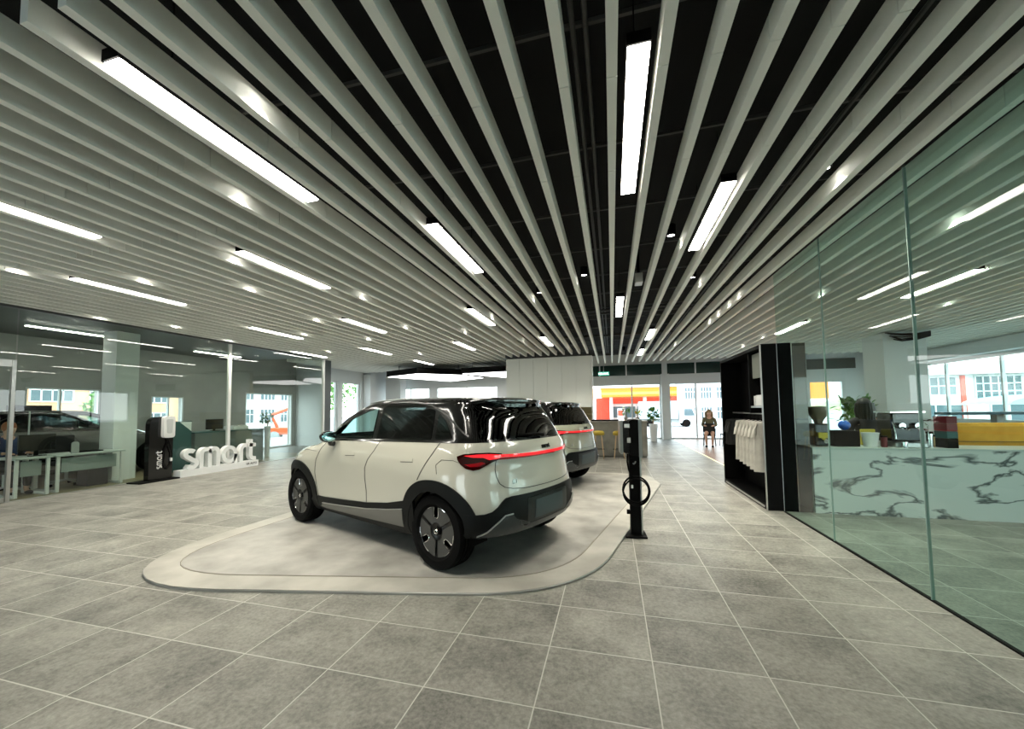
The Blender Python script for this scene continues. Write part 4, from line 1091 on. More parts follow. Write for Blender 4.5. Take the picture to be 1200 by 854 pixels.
obj('seat', B((-.5, 2.9, .22, .95, .12, .5)), M['orange_sofa'], r, bevel=.04); obj('frame', B((-.5, 2.9, -.02, .95, 0, .11)), M['black'], r)
obj('seam_band', B((-.505, 2.905, -.032, -.021, .93, .945)), P('seam', (.25, .14, .02), .7), r)
bm = bmesh.new()
for i in range(60):
    a = random.random()*2*pi; l = random.uniform(.10, .24); t = random.uniform(-.1, .5); c = Vector((4.95+random.uniform(-.2, .2), 7.66, 1.25))
    d = Vector((cos(a)*cos(t)*1.4, sin(a)*cos(t)*.6, sin(t)*.6)); s = Vector((-d.y, d.x, .1)).normalized()*.02
    p = [c, c+d*l*.5+s, c+d*l, c+d*l*.5-s]; bm.faces.new([bm.verts.new(q) for q in p])
o = obj('dried_leaves', bm, P('dried_leaf', (.12, .08, .05), .8), smooth=-1); tag(o, 'bundle of brown dried leaves lying on the orange sofa back', 'leaves')
# bar table beam beyond, high counter by the right windows
r = empty('window_bar', (7.2, 10.6, 0), 0, 'high dark blue counter board in front of the right hand windows', 'bar table')
obj('board', B((0, 3.9, 0, .45, 1.27, 1.33)), P('blue_grey_board', (.03, .08, .11), .4), r, bevel=.005)
for x in (.9, 2.9): obj('leg', B((x, x+.12, .15, .3, 0, 1.27)), M['lift_grey'], r)

# ------------------------------------------------------------------ structural column
def column(x0, x1, y0, y1, lab):
    o = struct('wall_column', B((x0, x1, y0, y1, 0, 3.47)), M['white']); return o
column(7.2, 8.15, 12.6, 13.5, '')
column(-11.55, -11.1, 6.25, 6.7, '')
r = empty('cable_bundle', (7.7, 12.5, 3.33), 0, 'bundle of dark cables at the top of the large white column', 'cables')
bm = bmesh.new()
for i in range(7): tube(bm, [(-.5+.03*i, -.05*(i % 3), .12-.03*i), (-.2, -.10, .06-.03*i+.03*sin(i)), (.15, -.12, .05-.025*i), (.45, -.06, .1-.02*i)], .016, 6)
obj('cable', bm, M['black'], r, smooth=60)

# ------------------------------------------------------------------ tall grey cabinets, kitchen counter, island
for i in range(6):
    x0 = -3.86+.527*i; lab = ['leftmost', 'second from left', 'third from left', 'fourth from left', 'fifth from left', 'rightmost'][i]
    r = empty('wall_cabinet', (x0, 14.0, 1.56), 0, lab+' panel of the tall light grey overhead cabinets', 'cabinet', 'tall grey overhead cabinets')
    obj('body', B((0, .525, .021, .62, 0, 1.86)), M['panel_grey'], r); obj('door', B((.004, .521, 0, .018, .002, 1.858)), M['panel_grey'], r)
tag(obj('cabinet_side', B((-.695, -.655, 13.99, 14.64, 0, 3.42)), M['white_gloss']), 'thin white end panel right of the tall grey cabinets', 'panel')
struct('wall_kitchen', B((-3.86, -.70, 14.66, 14.8, 0, 3.45)), M['yellow_wood'])
r = empty('niche_shelf', (-3.86, 14.2, 1.3), 0, 'pale wooden shelf under the grey cabinets', 'shelf'); obj('board', B((0, 3.14, .0, .45, -.01, .02)), M['yellow_wood'], r)
r = empty('back_counter', (-3.86, 14.0, 0), 0, 'low kitchen counter under the grey cabinets', 'counter'); obj('body', B((0, 3.15, 0, .6, 0, 1.0)), M['yellow_wood'], r); obj('worktop', B((-.01, 3.16, -.01, .62, 1.001, 1.04)), M['concrete'], r)
r = empty('island_counter', (-3.4, 12.4, 0), 0, 'concrete bar island in front of the street windows behind the charging pedestal', 'counter')
obj('front', B((0, 4.42, 0, .04, .04, 1.06)), M['concrete'], r); obj('body', B((0.02, 4.40, .041, .85, 0, 1.06)), M['concrete'], r); obj('worktop', B((-.03, 4.45, -.03, .9, 1.061, 1.11)), M['concrete'], r, bevel=.004)
tag(obj('dark_tray', B((-.65, .2, 12.5, 12.9, 1.112, 1.15)), M['black'], bevel=.01), 'long dark tray lying on the concrete island', 'tray')
def stool(x, y, lab):
    r = empty('bar_stool', (x, y, 0), 0, lab, 'stool', 'bar stools at the island')
    bm = bmesh.new(); lathe(bm, [(0, .70), (.16, .70), (.185, .74), (.17, .80), (.12, .83), (0, .84)], 24); obj('seat', bm, P('mustard_seat', (.38, .28, .03), .7), r, smooth=50)
    for a in (45, 135, 225, 315):
        c, s = cos(R(a)), sin(R(a)); bm = bmesh.new(); cyl(bm, (.12*c, .12*s, .70), (.21*c, .21*s, 0), .016, .012, 10); obj('leg', bm, M['wood'], r, smooth=40)
    bm = bmesh.new(); tube(bm, [(.175*cos(R(a)), .175*sin(R(a)), .28) for a in range(0, 360, 20)], .008, 6, True); obj('foot_ring', bm, M['black'], r, smooth=50)
stool(-.42, 12.02, 'wooden bar stool with mustard seat right behind the grey green car')
stool(.18, 12.05, 'wooden bar stool hidden partly by the charging pedestal')
# plants
def leafy(bm, c, n, l0, l1, spread, wid, up=.2):
    for i in range(n):
        a = random.random()*2*pi; t = random.uniform(-.3, 1.3); l = random.uniform(l0, l1)
        b = Vector(c)+Vector((random.uniform(-1, 1)*spread, random.uniform(-1, 1)*spread, random.uniform(-1, 1)*spread))
        d = Vector((cos(a)*cos(t), sin(a)*cos(t), sin(t)+up)).normalized(); s = d.cross(Vector((0, 0, 1)))
        s = (s.normalized() if s.length > .01 else Vector((1, 0, 0)))*wid*l; dr = Vector((0, 0, -.25*l))
        p = [b, b+d*l*.4+s, b+d*l*.75+s*.7+dr*.4, b+d*l+dr, b+d*l*.75-s*.7+dr*.4, b+d*l*.4-s]
        bm.faces.new([bm.verts.new(q) for q in p])
def potted(name, x, y, z, ph, pr, fh, fs, n, lab, potm='white_gloss', cat='plant', trunk=.012):
    r = empty(name, (x, y, z), 0, lab, cat)
    bm = bmesh.new(); lathe(bm, [(0, 0), (pr*.72, 0), (pr, ph), (pr*.9, ph), (pr*.88, ph-.04), (0, ph-.04)], 24); obj('pot', bm, M[potm], r, smooth=40)
    bm = bmesh.new(); 
    for k in range(3): tube(bm, [(0, 0, ph-.05), (.02*(k-1), .01, ph+fh*.3), (.06*(k-1), .03*(k-1), ph+fh*.7)], trunk, 6)
    obj('stem', bm, M['wood'], r)
    bm = bmesh.new(); leafy(bm, (0, 0, ph+fh*.62), n, fs*.5, fs, fs*.8, .22); o = obj('foliage', bm, M['leaf'], r, smooth=-1)
    return r
potted('potted_plant', 1.78, 18.3, 0, .78, .19, .55, .30, 110, 'green plant in tall white planter by the street window')
potted('potted_plant', 6.45, 12.6, 0, .95, .2, .62, .36, 150, 'bushy green plant seen through the right glass before the window')
potted('potted_plant', .42, 12.75, 1.11, .10, .06, .28, .16, 40, 'small spiky green plant on the concrete island', 'concrete', trunk=.005)
pp = potted('flower_pot', .78, 12.75, 1.11, .10, .06, .24, .14, 34, 'small pot with yellow flowers on the right end of the island', 'concrete', 'flowers', .005)
bm = bmesh.new()
for i in range(9): sphere(bm, (random.uniform(-.07, .07), random.uniform(-.07, .07), random.uniform(.22, .38)), .025, u=8, v=6)
obj('blossoms', bm, M['leaf_yellow'], pp)
# exit sign
r = empty('exit_sign', (-.32, 17.6, 2.97), 0, 'small green exit sign hanging under the slats before the street wall', 'sign')
obj('face', B((-.24, .24, 0, .03, 0, .17)), M['green_sign'], r); obj('hanger_rod', B((-.01, .01, .01, .02, .17, .55)), M['steel'], r)
text('sign_lettering', 'KELUAR', .12, M['sign_text'], r, Matrix(((1, 0, 0, -.225), (0, 0, -1, -.002), (0, 1, 0, .045), (0, 0, 0, 1))), .001, .003)
tag(obj('floor_light_line', B((2.755, 2.785, 8.75, 19.3, .001, .006)), M['glow_strip']), 'thin yellow line in the floor between stone tiles and wood', 'floor strip')

# ------------------------------------------------------------------ people
def skin_body(name, joints, edges, mat, parent, sub=2):
    me = bpy.data.meshes.new(name); names = list(joints)
    me.from_pydata([joints[k][0] for k in names], [(names.index(a), names.index(b)) for a, b in edges], [])
    o = bpy.data.objects.new(name, me); COL.objects.link(o)
    sk = o.modifiers.new('s', 'SKIN'); sk.use_smooth_shade = True
    for i, k in enumerate(names):
        rr = joints[k][1]; me.skin_vertices[0].data[i].radius = (rr, rr) if not isinstance(rr, tuple) else rr
        me.skin_vertices[0].data[i].use_root = (i == 0)
    ss = o.modifiers.new('u', 'SUBSURF'); ss.levels = sub; ss.render_levels = sub
    m2 = bpy.data.meshes.new_from_object(o.evaluated_get(bpy.context.evaluated_depsgraph_get())); m2.name = name
    bpy.data.objects.remove(o); m2.materials.clear(); m2.materials.append(mat)
    for p in m2.polygons: p.use_smooth = True
    o = bpy.data.objects.new(name, m2); COL.objects.link(o)
    if parent: o.parent = parent
    return o
def seated_person(loc, rz, label, hair, top, bottom, legs_bare, hair_long, lean=0):
    """sits facing +x, hips at seat height .47"""
    r = empty('person', loc, rz, label, 'person'); L = lean
    J = {'pelvis': ((0, 0, .55), .125), 'waist': ((.01+L*.3, 0, .72), .115), 'chest': ((.03+L*.7, 0, .92), (.15, .115)), 'neckb': ((.04+L, 0, 1.08), .06), 'neck': ((.06+L, 0, 1.14), .05), 'head': ((.09+L*1.1, 0, 1.22), .078), 'headm': ((.085+L*1.1, 0, 1.29), .088), 'top': ((.075+L*1.1, 0, 1.35), .065), 'nose': ((.175+L*1.1, 0, 1.255), .016)}
    E_ = [('pelvis', 'waist'), ('waist', 'chest'), ('chest', 'neckb'), ('neckb', 'neck'), ('neck', 'head'), ('head', 'headm'), ('headm', 'top'), ('head', 'nose')]
    for s, n in ((1, 'l'), (-1, 'r')):
        J.update({'hip'+n: ((.06, s*.10, .53), .095), 'knee'+n: ((.46, s*.11, .50), .062), 'calf'+n: ((.46, s*.11, .34), .055), 'ank'+n: ((.44, s*.10, .09), .036), 'foot'+n: ((.50, s*.10, .045), .036), 'toe'+n: ((.60, s*.11, .032), .026),
                  'sh'+n: ((.03+L, s*.18, 1.04), .055), 'elb'+n: ((.12+L, s*.235, .80), .040), 'wri'+n: ((.36+L, s*.14, .80), .026), 'palm'+n: ((.42+L, s*.12, .80), (.032, .018))})
        E_ += [('pelvis', 'hip'+n), ('hip'+n, 'knee'+n), ('knee'+n, 'calf'+n), ('calf'+n, 'ank'+n), ('ank'+n, 'foot'+n), ('foot'+n, 'toe'+n), ('neckb', 'sh'+n), ('sh'+n, 'elb'+n), ('elb'+n, 'wri'+n), ('wri'+n, 'palm'+n)]
        for q in range(4):
            y = s*(.12+.017*(q-1.5)); ln = (.07, .08, .075, .06)[q if s > 0 else 3-q]
            J['f%s%d' % (n, q)] = ((.455+L, y, .797), .009); J['g%s%d' % (n, q)] = ((.46+ln*.6+L, y, .792), .0085); J['h%s%d' % (n, q)] = ((.46+ln+L, y, .775), .007)
            E_ += [('palm'+n, 'f%s%d' % (n, q)), ('f%s%d' % (n, q), 'g%s%d' % (n, q)), ('g%s%d' % (n, q), 'h%s%d' % (n, q))]
        J['th'+n] = ((.41+L, s*.085, .79), .010); J['ti'+n] = ((.45+L, s*.07, .785), .008); E_ += [('palm'+n, 'th'+n), ('th'+n, 'ti'+n)]
    body = skin_body('body', J, E_, M['skin'], r)
    Jt = {k: (J[k][0], tuple(x*1.12+.008 for x in (J[k][1] if isinstance(J[k][1], tuple) else (J[k][1],)*2))) for k in ('pelvis', 'waist', 'chest', 'neckb', 'shl', 'shr', 'elbl', 'elbr')}
    for n in 'lr':
        a = Vector(J['elb'+n][0]); b = Vector(J['wri'+n][0]); Jt['cuf'+n] = (tuple(a.lerp(b, .8)), (.036, .036))
    skin_body('top', Jt, [('pelvis', 'waist'), ('waist', 'chest'), ('chest', 'neckb'), ('neckb', 'shl'), ('neckb', 'shr'), ('shl', 'elbl'), ('shr', 'elbr'), ('elbl', 'cufl'), ('elbr', 'cufr')], top, r)
    Jb = {'pelvis': ((0, 0, .54), .145), 'hipl': ((.08, .10, .53), .108), 'hipr': ((.08, -.10, .53), .108)}
    Eb = [('pelvis', 'hipl'), ('pelvis', 'hipr')]
    for n, s in (('l', 1), ('r', -1)):
        if legs_bare: Jb['k'+n] = ((.26, s*.108, .51), .088); Eb += [('hip'+n, 'k'+n)]
        else:
            Jb['k'+n] = ((.46, s*.11, .50), .075); Jb['c'+n] = ((.45, s*.105, .13), .052); Eb += [('hip'+n, 'k'+n), ('k'+n, 'c'+n)]
    skin_body('skirt' if legs_bare else 'trousers', Jb, Eb, bottom, r)
    hb = bmesh.new(); hc = Vector(J['headm'][0])+Vector((-.022, 0, .012))
    sphere(hb, hc, 1, (.108, .098, .118), 20, 14)
    if hair_long:
        for k in range(9):
            a = R(100+k*20); x, y = .085*cos(a), .092*sin(a)
            tube(hb, [hc+Vector((x, y, .03)), hc+Vector((x*1.15, y*1.15, -.10)), hc+Vector((x*1.1-.01, y*1.25, -.26))], [.04, .045, .02], 8)
    obj('hair', hb, hair, r, smooth=60)
    for s in (1, -1):
        e_ = bmesh.new(); sphere(e_, Vector(J['head'][0])+Vector((.075, s*.032, .045)), .012, u=8, v=6); obj('eye', e_, M['white_gloss'], body)
        sh = bmesh.new(); sphere(sh, (.53, s*.105, .035), 1, (.115, .045, .038), 14, 8); obj('shoe', sh, M['black'], r, smooth=60)
    return r
def cafe_chair(x, y, rz, lab):
    r = empty('cafe_chair', (x, y, 0), rz, lab, 'chair', 'chairs around the meeting table')
    obj('seat', B((-.21, .21, -.21, .21, .43, .47)), M['dark_cloth'], r, bevel=.015)
    bm = bmesh.new(); box(bm, -.22, -.19, -.21, .21, .55, .88); obj('backrest', bm, M['dark_cloth'], r, bevel=.012)
    for sx in (-1, 1):
        for sy in (-1, 1):
            bm = bmesh.new(); cyl(bm, (sx*.18, sy*.18, .43), (sx*.22, sy*.21, 0), .013, .010, 8); obj('leg', bm, M['black'], r)
    for sy in (-1, 1):
        bm = bmesh.new(); tube(bm, [(-.20, sy*.19, .45), (-.215, sy*.19, .87)], .011, 6); obj('back_post', bm, M['black'], r)
cafe_chair(3.62, 16.35, R(75), 'dark cafe chair under the woman with long hair')
seated_person((3.64, 16.36, .0), R(255), 'woman with long light brown hair in olive top sitting with bare legs by the window', M['blond'], M['olive'], M['dark_cloth'], True, True)
cafe_chair(4.25, 16.4, R(180), 'dark cafe chair between the woman and the black wardrobe')
cafe_chair(4.55, 15.2, R(120), 'dark cafe chair nearest to the black wardrobe edge')
cafe_chair(5.35, 16.2, R(190), 'dark cafe chair hidden mostly behind the black wardrobe')
r = empty('meeting_table', (4.75, 16.1, 0), 0, 'light topped table beside the seated woman', 'table'); obj('table_top', B((-.3, .6, -.4, .4, .72, .75)), M['white_gloss'], r, bevel=.006)
for sx in (-.25, .55):
    for sy in (-.35, .35): obj('leg', B((sx-.02, sx+.02, sy-.02, sy+.02, 0, .72)), M['black'], r)

# person behind the marble counter and person in the office
seated_person((3.98, 7.42, .22), R(95), 'person with dark hair in black top sitting behind the marble counter', M['dark_hair'], M['dark_cloth'], M['dark_cloth'], False, True, .02)
r = empty('high_chair', (3.96, 7.42, 0), R(95), 'black high chair under the dark haired person behind the counter', 'chair')
obj('seat', B((-.2, .22, -.22, .22, .60, .635)), M['dark_cloth'], r, bevel=.01); bm = bmesh.new(); cyl(bm, (0, 0, 0.02), (0, 0, .60), .03); obj('stem', bm, M['steel'], r); bm = bmesh.new(); lathe(bm, [(0, 0), (.22, 0), (.2, .02), (0, .03)], 24); obj('base', bm, M['steel'], r)
tag(obj('yellow_pad', B((3.58, 3.76, 6.86, 6.90, Z0, Z0+.235)), M['mustard'], bevel=.01), 'mustard yellow pad standing before the dark haired person', 'pad')
def swivel_chair(x, y, rz, lab):
    r = empty('office_chair', (x, y, 0), rz, lab, 'chair', 'black swivel chairs in the office')
    obj('seat', B((-.24, .24, -.24, .24, .44, .52)), M['dark_cloth'], r, bevel=.03)
    bm = bmesh.new(); box(bm, -.27, -.21, -.23, .23, .58, 1.08); obj('backrest', bm, M['dark_cloth'], r, bevel=.03)
    bm = bmesh.new(); tube(bm, [(-.1, 0, .46), (-.27, 0, .47), (-.285, 0, .7)], .02, 8); obj('back_arm', bm, M['black'], r)
    bm = bmesh.new(); cyl(bm, (0, 0, .1), (0, 0, .44), .03); obj('gas_lift', bm, M['steel'], r)
    bm = bmesh.new()
    for k in range(5):
        a = 2*pi*k/5; cyl(bm, (0, 0, .12), (.3*cos(a), .3*sin(a), .075), .022, .014, 8)
    b = obj('star_base', bm, M['steel'], r)
    for k in range(5):
        a = 2*pi*k/5; bm = bmesh.new(); cyl(bm, (.3*cos(a), .3*sin(a)-.02, .034), (.3*cos(a), .3*sin(a)+.02, .034), .03, n=14); obj('castor', bm, M['black'], r)
def desk(x, y0, y1, lab, dep=.75):
    r = empty('office_desk', (x, y0, 0), 0, lab, 'desk', 'white office desks behind the left glass'); L_ = y1-y0
    obj('desk_top', B((-dep, 0, 0, L_, .70, .735)), P('desk_grey', (.5, .54, .52), .35), r, bevel=.004)
    obj('front_panel', B((-.10, -.08, .12, L_-.12, .38, .66)), P('desk_panel', (.30, .36, .34), .5), r)
    for yy in (.02, L_-.08):
        obj('leg_frame', B((-.05, -.01, yy, yy+.045, 0, .70), (-dep, -dep+.06, yy, yy+.06, 0, .70), (-dep+.06, -.06, yy, yy+.06, 0, .05)), M['white_gloss'], r)
desk(-10.62, 4.55, 5.06, 'short white desk end by the glass office door'); desk(-10.62, 5.10, 6.22, 'long pale desk with front panel behind the dark glass')
swivel_chair(-11.3, 3.9, R(60), 'black swivel chair by the glass door of the office'); swivel_chair(-11.62, 5.75, R(0), 'black swivel chair behind the long pale desk')
tag(obj('drawer_unit', B((-11.2, -10.85, 5.7, 6.05, 0.005, .60)), M['dark_cloth'], bevel=.008), 'dark drawer pedestal under the long pale desk', 'drawer unit')
r = empty('monitor', (-10.95, 4.98, .735), R(6), 'black computer monitor on the short desk end', 'monitor'); obj('screen', B((-.02, .01, -.27, .27, .10, .42)), M['black_gloss'], r, bevel=.004); obj('stand', B((-.06, .08, -.1, .1, 0, .015), (-.03, -.01, -.03, .03, .015, .2)), M['black'], r)
tag(obj('laptop', B((-11.15, -10.85, 5.55, 5.95, .737, .757)), M['black'], bevel=.004), 'closed black laptop on the long pale desk', 'laptop')
bm = bmesh.new(); prism(bm, rounded_r([(-.06, 0), (.06, 0), (.06, .24), (-.06, .24)], [.005, .005, .055, .055], 6), -.01, .01, YZ); o = obj('award_plate', bm, M['steel'], smooth=30); o.location = (-10.72, 5.42, .736); tag(o, 'small rounded silver plate standing on the long pale desk', 'plate')
r = empty('info_sign', (-11.9, 5.28, 0), 0, 'thin standing sign with black bar in the office', 'sign'); obj('pole', B((-.01, .01, -.01, .01, .02, 1.62)), M['steel'], r); obj('sign_bar', B((-.02, .02, -.32, .32, 1.622, 1.74)), M['black'], r); obj('foot', B((-.12, .12, -.12, .12, 0, .02)), M['steel'], r)
seated_person((-11.62, 4.86, 0), R(0), 'person with auburn hair in navy jacket at the left edge behind the office glass', M['brown_hair'], M['navy'], M['dark_cloth'], False, False)
swivel_chair(-11.62, 4.86, R(0), 'black swivel chair under the person in navy')
# round tables and counter behind the sign
r = empty('reception_desk', (-11.6, 7.9, 0), 0, 'low grey reception desk behind the white letter sign', 'desk')
obj('body', B((0, .7, 0, 2.1, 0, .98)), P('desk_body', (.13, .155, .145), .5), r); obj('worktop', B((-.02, .72, -.02, 2.12, .981, 1.01)), M['teal'], r)
r = empty('printer', (-11.25, 9.35, 1.01), 0, 'white flat printer on the reception desk', 'printer'); obj('body', B((-.2, .2, -.25, .25, 0, .11)), M['white_gloss'], r, bevel=.02); obj('paper_tray', B((-.18, .25, -.15, .15, .112, .13)), M['white_gloss'], r)
r = empty('monitor', (-11.2, 8.65, 1.01), 0, 'black monitor on the reception desk behind the sign', 'monitor'); obj('screen', B((-.02, .01, -.25, .25, .05, .34)), M['black_gloss'], r, bevel=.004); obj('stand', B((-.06, .08, -.1, .1, 0, .012), (-.03, -.01, -.03, .03, .012, .12)), M['black'], r)
tag(obj('teal_board', B((-11.0, -10.96, 7.35, 7.85, .005, 1.32)), M['teal'], bevel=.003), 'dark teal board standing between kiosk and sign behind the glass', 'board')
bm = bmesh.new(); bm.faces.new([bm.verts.new(p) for p in ((-10.955, 7.55, 1.30), (-10.955, 7.84, 1.30), (-10.955, 7.84, 1.05))]); tag(obj('triangle_mark', bm, M['sign_white']), 'pale triangle mark on the dark teal board', 'sticker')
potted('potted_plant', -11.5, 10.7, 0, 1.05, .10, .35, .20, 60, 'dark plant on a thin white planter behind the letter sign', 'white_gloss')
# ------------------------------------------------------------------ the street outside
struct('ground', B((-90, 160, -40, 230, -.9, -.6)), M['asphalt'])
struct('pavement_far', B((-20, 20, 19.96, 24, -.6, -.02)), M['asphalt']); struct('pavement_right', B((11.7, 15, -10, 19.9, -.6, -.02)), M['asphalt']); struct('pavement_left', B((-20, -14.3, -5, 19.9, -.6, -.02)), M['asphalt'])
# petrol station canopy
r = empty('petrol_canopy', (-1.6, 60, 0), 0, 'orange and yellow petrol station canopy across the street', 'canopy')
obj('fascia', B((0, 13.8, 0, 8, 3.15, 4.5)), M['orange'], r); obj('yellow_stripe', B((-.02, 13.82, -.08, -.001, 3.45, 3.85)), M['yellow'], r); obj('roof', B((-.2, 14, -.2, 8.2, 4.5, 4.7)), M['facade'], r)
for x in (1.5, 6.5, 12.5): obj('pillar', B((x-.25, x+.25, 2, 2.5, -.6, 3.15)), M['facade'], r)
r = empty('petrol_shop', (-2.2, 70, 0), 0, 'red and white petrol station shop behind the canopy', 'shop')
obj('wall', B((0, 13, 0, 6, -.6, 2.2)), M['facade'], r); obj('red_band', B((-.05, 13.05, -.1, 6, 2.201, 3.25)), M['redb'], r); obj('red_tower', B((-.5, 2.0, -1.0, -.11, -.6, 3.2)), M['redb'], r)
for i in range(5): obj('window', B((2.3+2.1*i, 4.0+2.1*i, -.12, -.001, -.2, 1.7)), M['bwin'], r)
for i, x in enumerate((1.2, 4.4)):
    r = empty('fuel_pump', (x, 60.6, -.6), 0, ('left', 'right')[i]+' white and red fuel pump under the orange canopy', 'fuel pump', 'fuel pumps')
    obj('body', B((-.4, .4, -.25, .25, 0, 2.0)), M['facade'], r); obj('panel', B((-.35, .35, -.27, -.251, .9, 1.7)), M['redb'], r)
# truck
r = empty('box_truck', (2.9, 44, -.6), 0, 'white box truck with pale blue box parked across the street', 'truck')
obj('cargo_box', B((0, 3.9, 0, 2.0, .85, 2.75)), M['truck_box'], r, bevel=.03); obj('chassis', B((0, 5.5, .3, 1.7, .45, .80)), M['lift_grey'], r)
bm = bmesh.new(); prism(bm, [(4.0, .4), (5.7, .4), (5.7, 1.15), (5.35, 2.05), (4.0, 2.05)], -1.9, -.1, RX); cab = obj('cab', bm, M['facade'], r, bevel=.04)
bm = bmesh.new(); prism(bm, [(4.5, 1.2), (5.5, 1.2), (5.25, 1.9), (4.5, 1.9)], .08, .095, RX); obj('cab_window', bm, M['bwin'], cab)
for x in (1.0, 4.7):
    for y in (.15, 1.7):
        bm = bmesh.new(); cyl(bm, (x, y-.12, .40), (x, y+.12, .40), .40, n=24); obj('wheel', bm, M['rubber'], r, smooth=40)
def building(name, x, y, w, d, h, floors, cols, mat, lab, rz=0, wm=None, roof=None, fw=.7, cat='building'):
    r = empty(name, (x, y, -.6), rz, lab, cat); obj('wall', B((0, w, 0, d, 0, h)), mat, r)
    fh = h/floors
    for i in range(floors):
        for j in range(cols):
            a = w/cols*(j+.5-fw/2); b = w/cols*(j+.5+fw/2)
            f = obj('window', B((a, b, -.04, -.001, fh*(i+.25), fh*(i+.85))), M['bwin'], r)
            m = bmesh.new()
            for q in (0, .25, .5, .75, 1): xx = a+(b-a)*q; box(m, xx-.05, xx+.05, -.09, -.041, fh*(i+.25), fh*(i+.85))
            for zz in (fh*(i+.25), fh*(i+.62), fh*(i+.85)): box(m, a, b, -.09, -.041, zz-.05, zz+.05)
            obj('window_frame', m, M['facade'], f)
    if roof:
        m = bmesh.new(); prism(m, [(-.8, h), (w+.8, h), (w/2, h+roof)], -d-.5, .8, RX); obj('roof', m, M['roof_pale'], r)
    else: obj('parapet', B((-.2, w+.2, -.25, d, h+.001, h+.35)), M['facade'], r)
    return r
building('shop_house', 8.6, 52, 9, 4, 4.9, 2, 5, M['facade'], 'white two storey building across the street, right of the truck')
building('shop_house', -24, 80, 18, 9, 8, 2, 5, M['facade'], 'white low building far behind on the left of the canopy')
r = empty('orange_banner', (12.9, 30, -.6), 0, 'orange banner board outside, seen through the shop window right of the wardrobe', 'banner')
obj('board', B((0, 1.1, 0, .08, 2.55, 3.9)), M['orange'], r)
for x in (0, 1.04): obj('post', B((x, x+.06, .09, .15, 0, 3.9)), M['lift_grey'], r)
# long building with gridded windows opposite the right hand windows
r = empty('terrace_building', (26.5, 45, -.6), 0, 'pale two storey building with gridded windows and tiled roof seen through the right glass', 'building')
obj('wall', B((0, 24, 0, 9, 0, 4.75)), M['facade'], r)
bm = bmesh.new(); prism(bm, [(-1, 4.76), (25, 4.76), (24, 5.1), (12, 6.3), (7.5, 6.2), (0, 5.1)], -9.5, 1.0, RX); obj('roof', bm, M['roof_pale'], r)
def gridwin(a, b, c, d, nx, nz):
    f = obj('window', B((a, b, -.04, -.001, c, d)), M['bwin'], r); m = bmesh.new()
    for q in range(nx+1): xx = a+(b-a)*q/nx; box(m, xx-.05, xx+.05, -.10, -.041, c, d)
    for q in range(nz+1): zz = c+(d-c)*q/nz; box(m, a, b, -.10, -.041, zz-.05, zz+.05)
    obj('window_frame', m, M['facade'], f)
gridwin(1.9, 4.6, 2.9, 4.6, 4, 2); gridwin(6.0, 9.3, 2.5, 4.6, 6, 3); gridwin(10.5, 14, 2.5, 4.6, 6, 3); gridwin(15.2, 19, 2.5, 4.6, 6, 3); gridwin(1.9, 5, .4, 2.0, 3, 1); gridwin(7, 12, .4, 2.0, 4, 1)
obj('red_pillar', B((4.9, 5.2, -.2, -.001, 0, 4.7)), M['redb'], r)
r = empty('awning_shelter', (27.2, 35, -.6), 0, 'pale teal curved shelter roof in front of the gridded building', 'shelter')
bm = bmesh.new(); prism(bm, [(-.2, 2.0)]+[(5.5-5.5*cos(R(180)*i/14), 2.05+.75*sin(R(180)*i/14)) for i in range(15)]+[(11.2, 2.0)], -4, 0, RX); obj('roof', bm, P('teal_roof', (.35, .62, .62), .5), r)
for x in (0, 5, 10.8):
    for y in (.2, 3.7): obj('post', B((x, x+.12, y, y+.12, 0, 2.0)), M['facade'], r)
def hill(name, x, y, w, h, lab, rz=0):
    bm = bmesh.new(); n = 40; rows = []
    for j in range(12):
        row = []
        for i in range(n+1):
            t = i/n; v = j/11; z = h*sin(pi*t)**.8*sin(pi*v)*(.75+.25*sin(t*17+v*3)*sin(t*7))
            row.append(bm.verts.new((w*t, v*60, z)))
        rows.append(row)
    for a, b in zip(rows, rows[1:]):
        for i in range(n): bm.faces.new([a[i], a[i+1], b[i+1], b[i]])
    o = obj(name, bm, M['hill'], smooth=60, loc=(x, y, -3), rot=(0, 0, rz)); o['kind'] = 'structure'
hill('hill', 70, 150, 130, 21, '', 0)
# parked cars in the street
for i, (x, y, a, lab) in enumerate([(9.0, 29, 0, 'white car parked outside the right pane of the street window'), (22, 21, 80, 'pale car parked outside the right hand windows'), (-27, 20.0, 75, 'white car parked outside the office opening')]):
    c = copy_tree(car); repaint(c, M['paint_white']); c.location = (x, y, -.6); c.rotation_euler.z = R(a); c['label'] = lab
# scissor lift outside the office opening
r = empty('scissor_lift', (-24.0, 24.0, -.6), R(35), 'orange boom lift standing outside the office opening', 'lift')
obj('chassis', B((-1.0, 1.0, -.5, .5, .45, .95)), M['lift_orange'], r, bevel=.05)
for x in (-.7, .7):
    for y in (-.55, .55):
        bm = bmesh.new(); cyl(bm, (x, y-.12, .35), (x, y+.12, .35), .35, n=24); obj('wheel', bm, M['lift_grey'], r, smooth=40)
bm = bmesh.new(); tube(bm, [(-.6, 0, .95), (-1.0, 0, 1.9), (.9, 0, 2.7), (1.0, 0, 4.2)], .13, 8); obj('boom', bm, M['lift_orange'], r)
bm = bmesh.new()
for z in (1.4, 2.0, 2.5): tube(bm, [(1.2, -.6, z), (2.6, -.6, z), (2.6, .6, z), (1.2, .6, z)], .03, 6, True)
for x, y in ((1.2, -.6), (2.6, -.6), (2.6, .6), (1.2, .6)): cyl(bm, (x, y, 1.4), (x, y, 2.5), .03, n=6)
box(bm, 1.2, 2.6, -.6, .6, 1.36, 1.4); obj('basket', bm, M['lift_grey'], r)
building('shop_house', -45, 37, 16, 8, 6, 2, 5, M['facade'], 'white building with gridded windows outside the office opening', R(90))
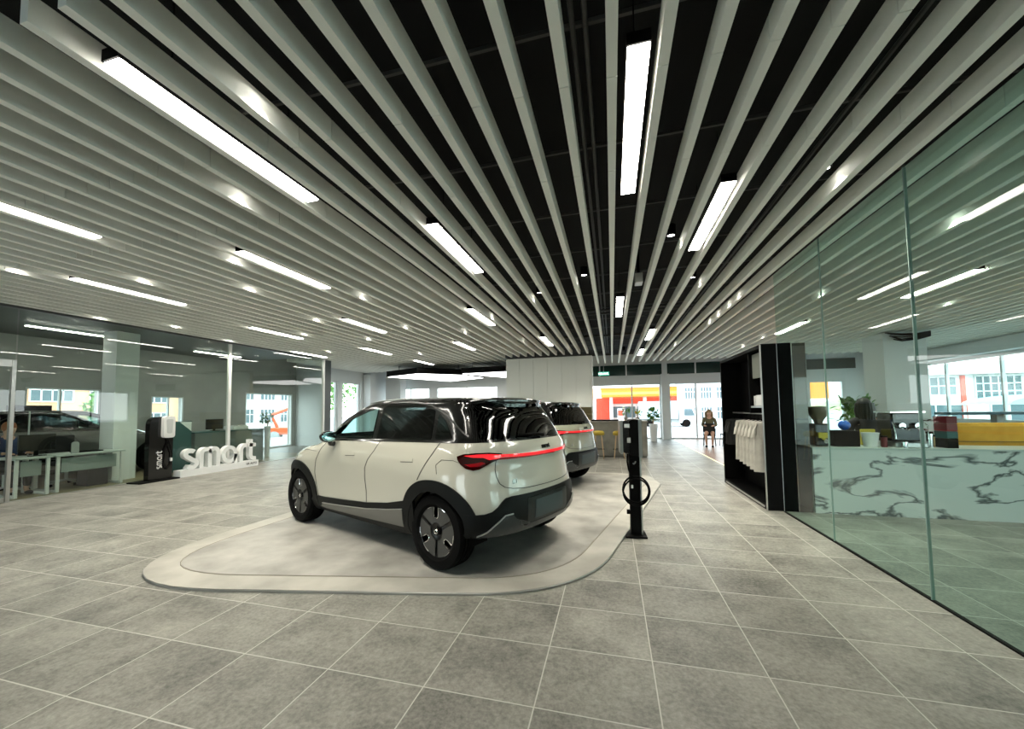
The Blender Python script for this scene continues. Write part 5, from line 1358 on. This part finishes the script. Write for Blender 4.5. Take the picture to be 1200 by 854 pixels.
building('apartment_row', -45, 12, 22, 8, 5.2, 2, 6, M['peach'], 'peach coloured building outside the office windows', R(90))
def tree(x, y, h, lab):
    r = empty('street_tree', (x, y, -.6), 0, lab, 'tree', 'street trees'); bm = bmesh.new(); tube(bm, [(0, 0, 0), (.1, 0, h*.35), (0, .1, h*.6)], [.14, .1, .06], 8); obj('trunk', bm, M['wood'], r, smooth=50)
    bm = bmesh.new()
    for i in range(700):
        a, b, c = [random.gauss(0, 1) for _ in range(3)]; L_ = math.sqrt(a*a+b*b+c*c) or 1; q = random.random()**.4
        p = Vector((a/L_*q*h*.33, b/L_*q*h*.33, h*.66+c/L_*q*h*.33)); d = Vector((random.uniform(-1, 1), random.uniform(-1, 1), random.uniform(-1, .4))).normalized()*.3; s = d.orthogonal().normalized()*.1
        bm.faces.new([bm.verts.new(v) for v in (p, p+d*.5+s, p+d, p+d*.5-s)])
    obj('crown', bm, M['leaf'], r, smooth=-1)
tree(-21, 24.5, 6.0, 'green tree outside the left glass door, nearer one'); tree(-19.5, 28.5, 6.5, 'green tree outside the second glass door at the left far corner')
tree(-31, 17.5, 4.2, 'small round tree outside the office windows')
# ------------------------------------------------------------------ sky and view
w = bpy.data.worlds.new('world'); S.world = w; w.use_nodes = True
nt = w.node_tree; bg = nt.nodes['Background']; bg.inputs[1].default_value = 1.0
tc = N(nt, 'ShaderNodeTexCoord'); sx = N(nt, 'ShaderNodeSeparateXYZ'); nt.links.new(tc.outputs['Generated'], sx.inputs[0])
cr = N(nt, 'ShaderNodeValToRGB'); nt.links.new(sx.outputs['Z'], cr.inputs[0])
e = cr.color_ramp.elements; e[0].position = 0; e[0].color = (1.78, 1.86, 1.88, 1); e[1].position = .6; e[1].color = (1.35, 1.55, 1.75, 1)
nt.links.new(cr.outputs[0], bg.inputs[0])
bg.inputs[1].default_value = 1.3
S.view_settings.view_transform = 'Standard'; S.view_settings.look = 'None'; S.view_settings.gamma = 1; S.view_settings.use_curve_mapping = False
S.view_settings.exposure = 1.27
S.cycles.use_denoising = True
S.cycles.max_bounces = 10; S.cycles.transparent_max_bounces = 24; S.cycles.diffuse_bounces = 4; S.cycles.glossy_bounces = 5
S.cycles.sample_clamp_indirect = 8
